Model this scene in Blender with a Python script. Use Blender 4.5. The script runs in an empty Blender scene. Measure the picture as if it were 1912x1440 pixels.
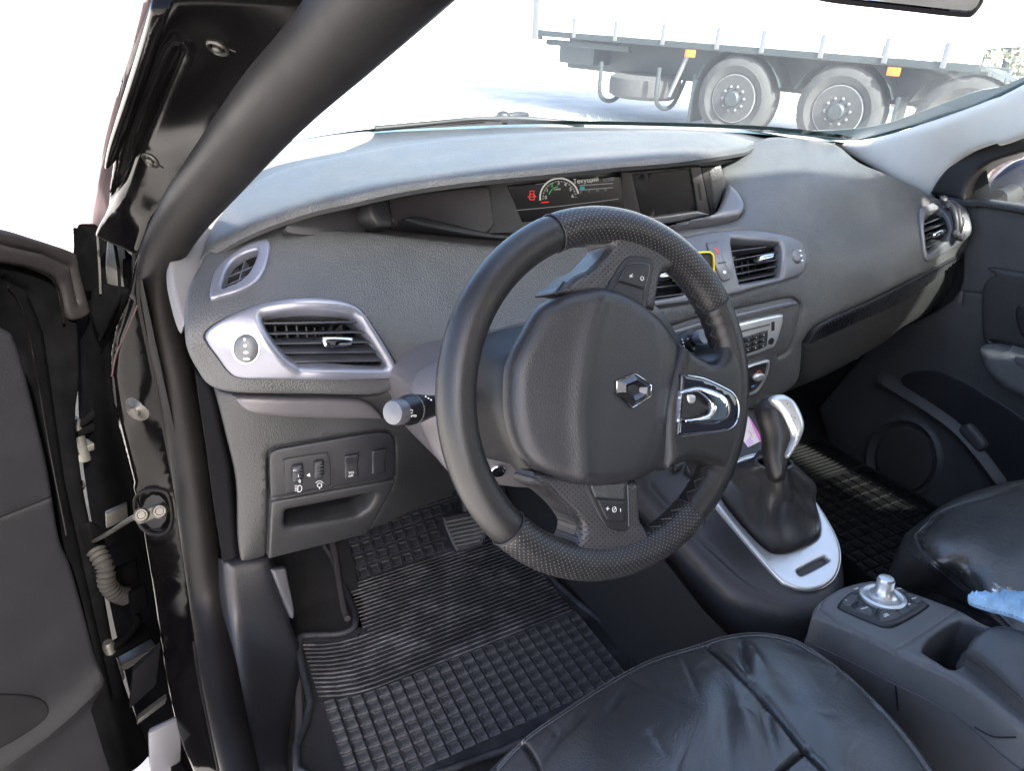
import bpy, bmesh, math, random
import numpy as np
from mathutils import Vector, Matrix, geometry

# ------------------------------------------------------------------ camera, world, sun, exposure
scene = bpy.context.scene
COL = scene.collection
FPX, PCX, PCY = 1400.0, 956.0, 720.0            # focal length and centre in photograph pixels
YAW, PITCH = math.radians(26), math.radians(25)
CF = np.array([math.sin(YAW)*math.cos(PITCH), math.cos(YAW)*math.cos(PITCH), -math.sin(PITCH)])
CR = np.array([math.cos(YAW), -math.sin(YAW), 0.0])
CU = np.cross(CR, CF)
CAM = np.array([0.0, 0.0, 1.30])                # metres; x to the passenger side, y to the bonnet, z up
cd = bpy.data.cameras.new('camera'); co = bpy.data.objects.new('camera', cd); COL.objects.link(co)
cd.sensor_width = 36.0; cd.lens = 36.0*FPX/1912.0; cd.clip_start = 0.02; cd.clip_end = 2000
co.matrix_world = Matrix(((CR[0], CU[0], -CF[0], CAM[0]), (CR[1], CU[1], -CF[1], CAM[1]),
                          (CR[2], CU[2], -CF[2], CAM[2]), (0, 0, 0, 1)))
scene.camera = co
SUN_EL, SUN_AZ = math.radians(39), math.radians(172)   # azimuth clockwise from +y (the bonnet)
w = bpy.data.worlds.new('World'); scene.world = w; w.use_nodes = True
wn = w.node_tree.nodes; wl = w.node_tree.links
sky = wn.new('ShaderNodeTexSky'); sky.sky_type = 'NISHITA'; sky.sun_disc = False
sky.sun_elevation = SUN_EL; sky.sun_rotation = SUN_AZ; sky.dust_density = 4.0; sky.air_density = 0.7
wl.new(sky.outputs[0], wn['Background'].inputs[0]); wn['Background'].inputs[1].default_value = 0.145
sd = bpy.data.lights.new('sun', 'SUN'); sd.energy = 4.8; sd.angle = math.radians(1.5); sd.color = (1, .95, .87)
so = bpy.data.objects.new('sun', sd); COL.objects.link(so)
sv = Vector((math.sin(SUN_AZ)*math.cos(SUN_EL), math.cos(SUN_AZ)*math.cos(SUN_EL), math.sin(SUN_EL)))
so.rotation_euler = sv.to_track_quat('Z', 'Y').to_euler()
scene.view_settings.view_transform = 'Standard'; scene.view_settings.look = 'None'
scene.view_settings.gamma = 1.0; scene.view_settings.use_curve_mapping = False
scene.view_settings.exposure = 2.6
scene.render.engine = 'CYCLES'
scene.cycles.use_denoising = True
scene.cycles.max_bounces = 6; scene.cycles.diffuse_bounces = 3; scene.cycles.glossy_bounces = 3; scene.cycles.transparent_max_bounces = 8
scene.cycles.sample_clamp_indirect = 6.0

# ------------------------------------------------------------------ measuring rays
def rays(p):
    p = np.atleast_2d(np.asarray(p, float))[:, :2]
    return CF + ((p[:, 0:1]-PCX)/FPX)*CR + ((PCY-p[:, 1:2])/FPX)*CU
AX = {'x': 0, 'y': 1, 'z': 2}
def at(px, py, axis, val):
    d = rays((px, py))[0]; a = AX[axis]
    return CAM + d*((val-CAM[a])/d[a])
def dist(px, py, t): return CAM + rays((px, py))[0]*t
class Plane:
    def __init__(s, p, n):
        s.p = np.asarray(p, float); n = np.asarray(n, float); n = n/np.linalg.norm(n)
        if n @ (CAM-s.p) < 0: n = -n
        s.n = n
    def P(s, q):
        d = rays(q); t = ((s.p-CAM) @ s.n)/(d @ s.n)
        return CAM + d*t[:, None]
    def N(s, q): return np.repeat(s.n[None], len(np.atleast_2d(q)), 0)
    def off(s, h): return Plane(s.p+s.n*h, s.n)
class Surf:
    """smooth surface through measured points (px, py, axis, value)"""
    def __init__(s, ctrl, lam=0.0, lift=0.0):
        q = np.array([c[:2] for c in ctrl], float)/1000
        w = []
        for c in ctrl:
            d = rays(c[:2])[0]
            w.append(1/c[3] if c[2] == 't' else d[AX[c[2]]]/(c[3]-CAM[AX[c[2]]]))
        n = len(q); K = s._k(q, q) + lam*np.eye(n)
        A = np.zeros((n+3, n+3)); A[:n, :n] = K; A[:n, n] = 1; A[:n, n+1:] = q; A[n, :n] = 1; A[n+1:, :n] = q.T
        s.c = np.linalg.solve(A, np.r_[w, 0, 0, 0]); s.q = q; s.lift = lift
    def _k(s, a, b):
        r2 = ((a[:, None]-b[None])**2).sum(-1)
        return np.where(r2 > 1e-14, r2*np.log(np.maximum(r2, 1e-14)), 0)
    def P0(s, p):
        p = np.atleast_2d(np.asarray(p, float))[:, :2]; q = p/1000; n = len(s.q)
        w = s._k(q, s.q) @ s.c[:n] + s.c[n] + q @ s.c[n+1:]
        return CAM + rays(p)/w[:, None]
    def N(s, p):
        p = np.atleast_2d(np.asarray(p, float))[:, :2]; e = 2.0
        a = s.P0(p+[e, 0])-s.P0(p-[e, 0]); b = s.P0(p+[0, e])-s.P0(p-[0, e])
        n = np.cross(a, b); n /= np.linalg.norm(n, axis=1, keepdims=True)
        sg = np.sign(((CAM-s.P0(p))*n).sum(1)); sg[sg == 0] = 1
        return n*sg[:, None]
    def P(s, p):
        r = s.P0(p)
        return r if s.lift == 0 else r + s.N(p)*s.lift
    def off(s, h):
        o = Surf.__new__(Surf); o.c, o.q, o.lift = s.c, s.q, s.lift+h
        return o

# ------------------------------------------------------------------ outlines in pixels
def cr(pts, n=5, closed=True):
    """Catmull-Rom through points; a third entry marks a sharp corner"""
    P = [np.array(p[:2], float) for p in pts]; S = [len(p) > 2 for p in pts]
    m = len(P); out = []
    for i in range(m if closed else m-1):
        p1, p2 = P[i], P[(i+1) % m]
        p0 = P[i-1] if (closed or i > 0) else 2*p1-p2
        p3 = P[(i+2) % m] if (closed or i+2 < m) else 2*p2-p1
        if S[i]: p0 = 2*p1-p2
        if S[(i+1) % m]: p3 = 2*p2-p1
        for k in range(n):
            t = k/n
            out.append(.5*((2*p1)+(-p0+p2)*t+(2*p0-5*p1+4*p2-p3)*t*t+(-p0+3*p1-3*p2+p3)*t**3))
    if not closed: out.append(P[-1])
    return np.array(out)
def cr3(pts, n=6, closed=False):
    P = [np.array(p, float) for p in pts]; m = len(P); out = []
    for i in range(m if closed else m-1):
        p1, p2 = P[i], P[(i+1) % m]
        p0 = P[i-1] if (closed or i > 0) else 2*p1-p2
        p3 = P[(i+2) % m] if (closed or i+2 < m) else 2*p2-p1
        for k in range(n):
            t = k/n
            out.append(.5*((2*p1)+(-p0+p2)*t+(2*p0-5*p1+4*p2-p3)*t*t+(-p0+3*p1-3*p2+p3)*t**3))
    if not closed: out.append(P[-1])
    return np.array(out)
def ell(cx, cy, rx, ry=None, n=28, rot=0):
    ry = ry or rx; a = np.linspace(0, 2*math.pi, n, endpoint=False); c, s = math.cos(rot), math.sin(rot)
    x, y = rx*np.cos(a), ry*np.sin(a)
    return np.stack([cx+x*c-y*s, cy+x*s+y*c], -1)
def area2(c): x, y = c[:, 0], c[:, 1]; return .5*np.sum(x*np.roll(y, -1)-np.roll(x, -1)*y)
def segd(p, c, closed=True):
    a = c if closed else c[:-1]; b = np.roll(c, -1, 0) if closed else c[1:]
    best = np.full(len(p), 1e9)
    ab = b-a; L = (ab**2).sum(1)+1e-12
    for i in range(0, len(p), 2000):
        q = p[i:i+2000]
        t = np.clip(((q[:, None]-a[None])*ab[None]).sum(-1)/L, 0, 1)
        d = np.sqrt(((q[:, None]-(a[None]+t[..., None]*ab[None]))**2).sum(-1)).min(1)
        best[i:i+2000] = d
    return best
def inside(p, c):
    x, y = p[:, 0][:, None], p[:, 1][:, None]
    x1, y1 = c[:, 0][None], c[:, 1][None]; x2, y2 = np.roll(c[:, 0], -1)[None], np.roll(c[:, 1], -1)[None]
    cond = ((y1 > y) != (y2 > y)) & (x < (x2-x1)*(y-y1)/((y2-y1)+1e-12)+x1)
    return cond.sum(1) % 2 == 1
def densify(c, sp, closed=True):
    out = []; n = len(c)
    for i in range(n if closed else n-1):
        a, b = c[i], c[(i+1) % n]; k = max(1, int(math.ceil(np.linalg.norm(b-a)/sp)))
        out += [a+(b-a)*j/k for j in range(k)]
    if not closed: out.append(c[-1])
    return np.array(out)
class groove:
    """a line pressed into a surface"""
    def __init__(s, poly, wpx, depth): s.poly, s.w, s.d = np.asarray(poly, float), wpx, depth
    def __call__(s, p): return -s.d*np.exp(-(segd(p, s.poly, False)/s.w)**2)
    def pts(s):
        q = densify(s.poly, max(3.0, s.w*1.3), False); t = np.gradient(q, axis=0); t /= np.linalg.norm(t, axis=1, keepdims=True)+1e-9
        nr = np.stack([-t[:, 1], t[:, 0]], -1)
        return [q]+[q+nr*s.w*k for k in (-2.2, -1.1, -.5, .5, 1.1, 2.2)]
class addf:
    def __init__(s, *fs): s.fs = fs
    def __call__(s, p): return sum(f(p) for f in s.fs)
def grooves_of(f): return [f] if isinstance(f, groove) else ([g for h in f.fs for g in grooves_of(h)] if isinstance(f, addf) else [])

# ------------------------------------------------------------------ objects
def wloc(o):
    v = np.zeros(3)
    while o is not None: v = v+np.array(o.location); o = o.parent
    return v
def thing(name, loc, label, cat, group=None):
    o = bpy.data.objects.new(name, None); COL.objects.link(o); o.location = tuple(loc); o.empty_display_size = .05
    o['label'] = label; o['category'] = cat
    if group: o['group'] = group
    return o
def mk(name, V, Fc, mat, parent=None, smooth=True, ang=40, uv=None, label=None):
    me = bpy.data.meshes.new(name)
    V = np.asarray(V, float)
    base = wloc(parent) if parent is not None else np.zeros(3)
    me.from_pydata((V-base).tolist(), [], [list(map(int, f)) for f in Fc])
    if uv is not None:
        l = me.uv_layers.new(name='UVMap')
        idx = np.zeros(len(me.loops), int); me.loops.foreach_get('vertex_index', idx)
        l.data.foreach_set('uv', np.asarray(uv, float)[idx].ravel())
    me.update()
    if smooth:
        me.polygons.foreach_set('use_smooth', [True]*len(me.polygons))
        me.set_sharp_from_angle(angle=math.radians(ang))
    if mat is not None: me.materials.append(mat)
    o = bpy.data.objects.new(name, me); COL.objects.link(o)
    if parent is not None: o.parent = parent
    if label: o['label'] = label
    return o
def tag(o, label, cat, group=None, kind=None):
    if label: o['label'] = label
    if cat: o['category'] = cat
    if group: o['group'] = group
    if kind: o['kind'] = kind
    return o
def copy_tree(o, parent=None):
    c = o.copy(); COL.objects.link(c); c.parent = parent
    for ch in [x for x in bpy.data.objects if x.parent == o]: copy_tree(ch, c)
    return c

def sheet(name, contour, S, mat, parent=None, holes=(), res=16, edge=None, hedge=None, hf=None, thick=.006,
          skirt=None, hskirt=None, inflate=None, back=False, ang=40, label=None, uvm=False):
    """surface inside an outline, following S, with rounded edge (px, m), relief hf and side walls"""
    c = np.asarray(contour, float)
    if area2(c) < 0: c = c[::-1]
    hs = []
    for h in holes:
        h = np.asarray(h, float); hs.append(h if area2(h) < 0 else h[::-1])
    # room available for the rounded edge
    lo, hi = c.min(0), c.max(0)
    gg = np.stack([a.ravel() for a in np.meshgrid(np.linspace(lo[0], hi[0], 45), np.linspace(lo[1], hi[1], 45))], -1); gg = gg[inside(gg, c)]
    if len(gg):
        dd = segd(gg, c)
        for h in hs: dd = np.where(inside(gg, h), 0, np.minimum(dd, segd(gg, h)))
        room = dd.max()
    else: room = 1.0
    if edge: edge = (min(edge[0], max(.6, room*.8)),)+tuple(edge[1:])
    if hedge: hedge = (min(hedge[0], max(.6, room*1.2)),)+tuple(hedge[1:])
    if inflate: inflate = (min(inflate[0], room),)+tuple(inflate[1:])
    res = min(res, max(2.2, room*.7))
    er = inflate[0]*.5 if inflate else (edge[0] if edge else 10)
    sp = min(9.0, max(2.4, er*.7))
    c = densify(c, sp); hs = [densify(h, min(9.0, max(2.4, (hedge[0] if hedge else 10)*.7))) for h in hs]
    loops = [c]+hs
    pts = [c]+hs; edges = []; k = 0
    for L in loops:
        n = len(L); edges += [(k+i, k+(i+1) % n) for i in range(n)]; k += n
    ins = []
    def keep(q, m):
        ok = inside(q, c); dd = segd(q, c)
        for h in hs: ok &= ~inside(q, h); dd = np.minimum(dd, segd(q, h))
        return q[ok & (dd > m)]
    for li, L in enumerate(loops):
        e = edge if li == 0 else (hedge or None)
        if li == 0 and inflate: e = (inflate[0], 0)
        if e:
            t = np.roll(L, -1, 0)-np.roll(L, 1, 0); t /= np.linalg.norm(t, axis=1, keepdims=True)+1e-9
            nrm = np.stack([-t[:, 1], t[:, 0]], -1)
            for fr in ((.12, .35, .65, 1.0) if not inflate else (.05, .14, .28, .5, .75)):
                ins.append(keep(L+nrm*e[0]*fr, .86*e[0]*fr))
    gl = grooves_of(hf) if hf is not None else []
    for gv in gl:
        for q in gv.pts(): ins.append(keep(q, .8))
    gx, gy = np.meshgrid(np.arange(lo[0]+res*.5, hi[0], res), np.arange(lo[1]+res*.5, hi[1], res))
    gx = gx+((np.arange(gx.shape[0]) % 2)*res*.5)[:, None]
    g = np.stack([gx.ravel(), gy.ravel()], -1)
    if len(g):
        mn = max((edge[0] if edge else 0), (inflate[0]*.8 if inflate else 0))
        g = keep(g, max(res*.45, mn*1.05))
        for h in hs:
            if hedge and len(g): g = g[segd(g, h) > hedge[0]*1.1]
        for gv in gl:
            if len(g): g = g[segd(g, gv.poly, False) > gv.w*2.5]
    allp = np.concatenate(pts+ins+([g] if len(g) else []))
    r = geometry.delaunay_2d_cdt([Vector(p) for p in allp], edges, [], 0, 1e-4)
    v2 = np.array([[p.x, p.y] for p in r[0]]); tris = np.array([list(f) for f in r[2]])
    cen = v2[tris].mean(1); ok = inside(cen, c)
    for h in hs: ok &= ~inside(cen, h)
    tris = tris[ok]
    # orient towards the camera: image y runs down
    A = (v2[tris[:, 1], 0]-v2[tris[:, 0], 0])*(v2[tris[:, 2], 1]-v2[tris[:, 0], 1])-(v2[tris[:, 1], 1]-v2[tris[:, 0], 1])*(v2[tris[:, 2], 0]-v2[tris[:, 0], 0])
    tris[A > 0] = tris[A > 0][:, ::-1]
    P, N = S.P(v2), S.N(v2); H = np.zeros(len(v2)); d0 = segd(v2, c)
    if inflate:
        dm, hb = inflate[0], inflate[1]
        x = np.clip(d0/dm, 0, 1); HI = hb*np.sqrt(np.maximum(0, 1-(1-x)**2)); H += HI
    elif edge:
        x = np.clip(d0/edge[0], 0, 1); H += edge[1]*(np.sqrt(np.maximum(0, 1-(1-x)**2))-(1 if len(edge) > 2 else 0))
    if hedge:
        for h in hs:
            x = np.clip(segd(v2, h)/hedge[0], 0, 1); H += hedge[1]*(np.sqrt(np.maximum(0, 1-(1-x)**2))-1)
    if hf is not None: H += hf(v2)
    V = P+N*H[:, None]
    faces = [list(t) for t in tris]
    used = set(tris.ravel().tolist())
    # boundary edges
    cnt = {}
    for t in tris:
        for a, b in ((t[0], t[1]), (t[1], t[2]), (t[2], t[0])):
            cnt[(a, b)] = 1
    bd = [(a, b) for (a, b) in cnt if (b, a) not in cnt]
    if back:
        nb = len(V); HB = inflate[2] if inflate else thick
        x = np.clip(d0/(inflate[0] if inflate else (edge[0] if edge else 1)), 0, 1)
        VB = P-N*(HB*np.sqrt(np.maximum(0, 1-(1-x)**2)))[:, None] if inflate else P-N*thick
        V = np.concatenate([V, VB]); faces += [[t[2]+nb, t[1]+nb, t[0]+nb] for t in tris]
        if not inflate: faces += [[b, a, a+nb, b+nb] for a, b in bd]
        v2 = np.concatenate([v2, v2])
    elif thick or skirt is not None:
        onhole = np.zeros(len(v2), bool)
        for h in hs: onhole |= segd(v2, h) < .01
        for which in (False, True):
            sk = (hskirt if hskirt is not None else skirt) if which else skirt
            be = [(a, b) for a, b in bd if (onhole[a] and onhole[b]) == which]
            if not be: continue
            steps = sk if sk is not None else [None]
            prev = {a: a for e in be for a in e}
            for stp in steps:                      # offsets measured from the top edge
                ids = list(prev); cur = {a: len(V)+i for i, a in enumerate(ids)}
                newV = np.array([V[a]+(-N[a]*thick if stp is None else np.asarray(stp, float)) for a in ids])
                V = np.concatenate([V, newV]); v2 = np.concatenate([v2, v2[ids]])
                faces += [[prev[b], prev[a], cur[a], cur[b]] for a, b in be]
                prev = cur
    return mk(name, V, faces, mat, parent, ang=ang, label=label, uv=v2/1000 if uvm else None)

def frames(P):
    T = np.gradient(P, axis=0); T /= np.linalg.norm(T, axis=1, keepdims=True)+1e-12
    ref = np.array([0, 0, 1.]) if abs(T[0][2]) < .9 else np.array([1., 0, 0])
    A = []; a = np.cross(T[0], ref); a /= np.linalg.norm(a)
    for t in T:
        a = a-t*(a @ t); a /= np.linalg.norm(a)+1e-12; A.append(a.copy())
    A = np.array(A); B = np.cross(T, A)
    return T, A, B
def tube(name, pts, rad, mat, parent=None, n=10, sm=5, cap=True, label=None, ang=50, raw=False, flat=None):
    P = np.asarray(pts, float) if raw else cr3(pts, sm)
    R = np.interp(np.linspace(0, 1, len(P)), np.linspace(0, 1, len(np.atleast_1d(rad))), np.atleast_1d(rad)) if np.ndim(rad) else np.full(len(P), rad)
    T, A, B = frames(P); V = []
    R2 = R if flat is None else R*flat
    for i in range(len(P)):
        for k in range(n):
            a = 2*math.pi*k/n; V.append(P[i]+A[i]*R[i]*math.cos(a)+B[i]*R2[i]*math.sin(a))
    Fc = [[i*n+k, i*n+(k+1) % n, (i+1)*n+(k+1) % n, (i+1)*n+k] for i in range(len(P)-1) for k in range(n)]
    if cap: Fc += [list(range(n))[::-1], [(len(P)-1)*n+k for k in range(n)]]
    return mk(name, V, Fc, mat, parent, ang=ang, label=label)
def axes(ax, ref=(0, 0, 1)):
    ax = np.asarray(ax, float); ax = ax/np.linalg.norm(ax); ref = np.asarray(ref, float)
    if abs(ax @ ref) > .95: ref = np.array([1., 0, 0])
    a = np.cross(ref, ax); a /= np.linalg.norm(a); b = np.cross(ax, a)
    return ax, a, b
def lathe(name, c, ax, prof, mat, parent=None, n=24, sx=1, ref=(0, 0, 1), label=None, ang=35):
    ax, a, b = axes(ax, ref); c = np.asarray(c, float); V = []; Fc = []
    for r, h in prof:
        for k in range(n):
            t = 2*math.pi*k/n; V.append(c+ax*h+a*r*sx*math.cos(t)+b*r*math.sin(t))
    m = len(prof)
    for i in range(m-1):
        for k in range(n): Fc.append([i*n+k, i*n+(k+1) % n, (i+1)*n+(k+1) % n, (i+1)*n+k])
    if prof[0][0] > 1e-6: Fc.append(list(range(n))[::-1])
    if prof[-1][0] > 1e-6: Fc.append([(m-1)*n+k for k in range(n)])
    return mk(name, V, Fc, mat, parent, ang=ang, label=label)
def box(name, c, hx, hy, hz, mat, parent=None, bev=0, label=None, seg=2):
    c = np.asarray(c, float); hx, hy, hz = (np.asarray(v, float) for v in (hx, hy, hz))
    bm = bmesh.new()
    vs = [bm.verts.new(c+hx*i+hy*j+hz*k) for k in (-1, 1) for j in (-1, 1) for i in (-1, 1)]
    for f in ((0, 2, 3, 1), (4, 5, 7, 6), (0, 1, 5, 4), (2, 6, 7, 3), (1, 3, 7, 5), (0, 4, 6, 2)): bm.faces.new([vs[i] for i in f])
    bm.normal_update(); bmesh.ops.recalc_face_normals(bm, faces=bm.faces)
    if bev: bmesh.ops.bevel(bm, geom=list(bm.edges), offset=bev, segments=seg, profile=.6, affect='EDGES')
    bm.verts.index_update()
    V = [tuple(v.co) for v in bm.verts]; Fc = [[v.index for v in f.verts] for f in bm.faces]; bm.free()
    return mk(name, V, Fc, mat, parent, label=label)
def xbox(name, lo, hi, mat, parent=None, bev=0, label=None):
    lo, hi = np.array(lo, float), np.array(hi, float); h = (hi-lo)/2
    return box(name, (lo+hi)/2, (h[0], 0, 0), (0, h[1], 0), (0, 0, h[2]), mat, parent, bev, label)
def loft(name, rows, mat, parent=None, n=6, closed=False, thick=0, label=None, ang=50, smooth=True):
    """grid through rows of 3-D points"""
    R = [cr3(r, n, closed) for r in rows]; R = np.array(R)
    C = np.array([cr3(R[:, j], n) for j in range(R.shape[1])]).transpose(1, 0, 2)
    a, b = C.shape[:2]; V = C.reshape(-1, 3)
    Fc = [[i*b+j, i*b+(j+1) % b, (i+1)*b+(j+1) % b, (i+1)*b+j] for i in range(a-1) for j in range(b if closed else b-1)]
    o = mk(name, V, Fc, mat, parent, ang=ang, label=label)
    if thick:
        m = o.modifiers.new('solid', 'SOLIDIFY'); m.thickness = thick; m.offset = -1
    return o
def text(name, s, p0, p1, S, size_px, mat, parent=None, h=.0006, ext=.0002):
    """lettering lying on S: starts at pixel p0, runs towards p1, cap height about size_px"""
    p0 = np.array(p0, float); p1 = np.array(p1, float)
    O = S.P(p0)[0]; N = S.N(p0)[0]; X = S.P(p1)[0]-O; X -= N*(X @ N); X /= np.linalg.norm(X); Yv = np.cross(N, X)
    sc = size_px/FPX*((O-CAM) @ CF)/.7
    cu = bpy.data.curves.new('t', 'FONT'); cu.body = s; cu.size = sc; cu.extrude = ext; cu.resolution_u = 3
    to = bpy.data.objects.new('t', cu); COL.objects.link(to)
    me = bpy.data.meshes.new_from_object(to); bpy.data.objects.remove(to); bpy.data.curves.remove(cu)
    V = np.zeros(len(me.vertices)*3); me.vertices.foreach_get('co', V); V = V.reshape(-1, 3)
    Fc = [list(p.vertices) for p in me.polygons]; bpy.data.meshes.remove(me)
    W = O+N*h+V[:, :1]*X+V[:, 1:2]*Yv+V[:, 2:3]*N
    return mk(name, W, Fc, mat, parent, smooth=False)
def line(name, pts, S, wpx, mat, parent=None, h=.0008, n=5, sm=6, label=None):
    P = cr(pts, sm, False) if len(pts) > 2 else np.array([p[:2] for p in pts], float)
    W = S.P(P)+S.N(P)*h; rr = wpx/2/FPX*((W-CAM) @ CF)
    return tube(name, W, rr, mat, parent, n=n, raw=True, label=label)
def join(objs, name, kind=None):
    """several small pieces of one part become one mesh"""
    o0 = objs[0]; V = []; Fc = []; k = 0; mats = []; mi = []
    for o in objs:
        me = o.data; a = np.zeros(len(me.vertices)*3); me.vertices.foreach_get('co', a)
        V.append(a.reshape(-1, 3)); m = me.materials[0]
        if m not in mats: mats.append(m)
        for p in me.polygons: Fc.append([v+k for v in p.vertices]); mi.append(mats.index(m))
        k += len(me.vertices)
    par = o0.parent
    me = bpy.data.meshes.new(name); me.from_pydata(np.concatenate(V).tolist(), [], Fc); me.update()
    for m in mats: me.materials.append(m)
    me.polygons.foreach_set('material_index', mi); me.polygons.foreach_set('use_smooth', [True]*len(Fc)); me.set_sharp_from_angle(angle=math.radians(45))
    for o in objs:
        d = o.data; bpy.data.objects.remove(o); bpy.data.meshes.remove(d)
    n = bpy.data.objects.new(name, me); COL.objects.link(n); n.parent = par
    if kind: n['kind'] = kind
    return n

# ------------------------------------------------------------------ materials
def M(name, col, rough=.5, metal=0, bump=0, bscale=900, coat=0, var=.12, vscale=9, spec=.5, emit=None, kind='noise', dirt=0, dirtcol=(.2, .19, .17), bdist=.001, alpha=None):
    m = bpy.data.materials.new(name); m.use_nodes = True; nt = m.node_tree; N = nt.nodes; L = nt.links
    b = N['Principled BSDF']; b.inputs['Roughness'].default_value = rough; b.inputs['Metallic'].default_value = metal
    b.inputs['Specular IOR Level'].default_value = spec
    if coat: b.inputs['Coat Weight'].default_value = coat; b.inputs['Coat Roughness'].default_value = .04
    tc = N.new('ShaderNodeTexCoord')
    nz = N.new('ShaderNodeTexNoise'); nz.inputs['Scale'].default_value = vscale; nz.inputs['Detail'].default_value = 3; nz.inputs['Roughness'].default_value = .65
    L.new(tc.outputs['Object'], nz.inputs['Vector'])
    mr = N.new('ShaderNodeMapRange'); mr.inputs[1].default_value = .3; mr.inputs[2].default_value = .7
    mr.inputs[3].default_value = 1-var; mr.inputs[4].default_value = 1+var; L.new(nz.outputs[0], mr.inputs[0])
    mx = N.new('ShaderNodeMix'); mx.data_type = 'RGBA'; mx.blend_type = 'MULTIPLY'; mx.inputs[0].default_value = 1
    mx.inputs[6].default_value = (*col, 1); L.new(mr.outputs[0], mx.inputs[7])
    out = mx.outputs[2]
    if dirt:
        n2 = N.new('ShaderNodeTexNoise'); n2.inputs['Scale'].default_value = 14; n2.inputs['Detail'].default_value = 5; n2.inputs['Roughness'].default_value = .75
        L.new(tc.outputs['Object'], n2.inputs['Vector'])
        m2 = N.new('ShaderNodeMapRange'); m2.inputs[1].default_value = .48; m2.inputs[2].default_value = .72; m2.inputs[4].default_value = dirt; L.new(n2.outputs[0], m2.inputs[0])
        x2 = N.new('ShaderNodeMix'); x2.data_type = 'RGBA'; L.new(m2.outputs[0], x2.inputs[0]); L.new(out, x2.inputs[6]); x2.inputs[7].default_value = (*dirtcol, 1); out = x2.outputs[2]
    L.new(out, b.inputs['Base Color'])
    rr = N.new('ShaderNodeMapRange'); rr.inputs[1].default_value = .3; rr.inputs[2].default_value = .7
    rr.inputs[3].default_value = max(.02, rough*.88); rr.inputs[4].default_value = min(1, rough*1.12); L.new(nz.outputs[0], rr.inputs[0]); L.new(rr.outputs[0], b.inputs['Roughness'])
    if bump:
        if kind == 'noise':
            t = N.new('ShaderNodeTexNoise'); t.inputs['Scale'].default_value = bscale; t.inputs['Detail'].default_value = 3; o = t.outputs[0]
        else:
            t = N.new('ShaderNodeTexVoronoi'); t.inputs['Scale'].default_value = bscale; t.feature = 'F1'; o = t.outputs['Distance']
        L.new(tc.outputs['Object'], t.inputs['Vector'])
        bp = N.new('ShaderNodeBump'); bp.inputs['Strength'].default_value = bump; bp.inputs['Distance'].default_value = bdist
        L.new(o, bp.inputs['Height']); L.new(bp.outputs[0], b.inputs['Normal'])
    if emit:
        b.inputs['Emission Color'].default_value = (*emit[0], 1); b.inputs['Emission Strength'].default_value = emit[1]
    return m
def leather(name, col, rough, cells=260, wr=0.3, dirt=0):
    m = M(name, col, rough, bump=.16, bscale=cells, kind='voronoi', bdist=.0012, var=.15, vscale=6, dirt=dirt)
    nt = m.node_tree; N = nt.nodes; L = nt.links
    bp = [n for n in N if n.type == 'BUMP'][0]; tc = [n for n in N if n.type == 'TEX_COORD'][0]
    wv = N.new('ShaderNodeTexNoise'); wv.inputs['Scale'].default_value = 22; wv.inputs['Detail'].default_value = 5; wv.inputs['Roughness'].default_value = .7
    if 'Distortion' in wv.inputs: wv.inputs['Distortion'].default_value = 1.6
    L.new(tc.outputs['Object'], wv.inputs['Vector'])
    b2 = N.new('ShaderNodeBump'); b2.inputs['Strength'].default_value = wr; b2.inputs['Distance'].default_value = .006
    L.new(wv.outputs[0], b2.inputs['Height']); L.new(b2.outputs[0], bp.inputs['Normal'])
    return m
def perforated(name, col, rough, dot, pitch):
    m = M(name, col, rough, bump=.4, bscale=700, kind='voronoi', bdist=.0006)
    nt = m.node_tree; N = nt.nodes; L = nt.links; b = N['Principled BSDF']
    uv = N.new('ShaderNodeUVMap'); uv.uv_map = 'UVMap'
    sp = N.new('ShaderNodeSeparateXYZ'); L.new(uv.outputs[0], sp.inputs[0])
    def mth(op, a, b_=None, v=None):
        n = N.new('ShaderNodeMath'); n.operation = op
        L.new(a, n.inputs[0]) if not isinstance(a, (int, float)) else setattr(n.inputs[0], 'default_value', a)
        if b_ is not None: L.new(b_, n.inputs[1])
        elif v is not None: n.inputs[1].default_value = v
        return n.outputs[0]
    k = math.pi/pitch
    # staggered dots: cos(x)*cos(y) peaks on a diamond grid
    cx_ = mth('COSINE', mth('MULTIPLY', sp.outputs[0], v=k)); cy_ = mth('COSINE', mth('MULTIPLY', sp.outputs[1], v=k))
    pr = mth('MULTIPLY', cx_, cy_)
    d = N.new('ShaderNodeMapRange'); d.inputs[1].default_value = .60; d.inputs[2].default_value = .78; L.new(pr, d.inputs[0])
    src = b.inputs['Base Color'].links[0].from_socket
    x = N.new('ShaderNodeMix'); x.data_type = 'RGBA'; L.new(d.outputs[0], x.inputs[0]); L.new(src, x.inputs[6]); x.inputs[7].default_value = (*dot, 1)
    L.new(x.outputs[2], b.inputs['Base Color'])
    bp = [n for n in N if n.type == 'BUMP'][0]
    b2 = N.new('ShaderNodeBump'); b2.invert = True; b2.inputs['Strength'].default_value = .8; b2.inputs['Distance'].default_value = .0012
    L.new(d.outputs[0], b2.inputs['Height']); L.new(b2.outputs[0], bp.inputs['Normal'])
    return m
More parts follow.
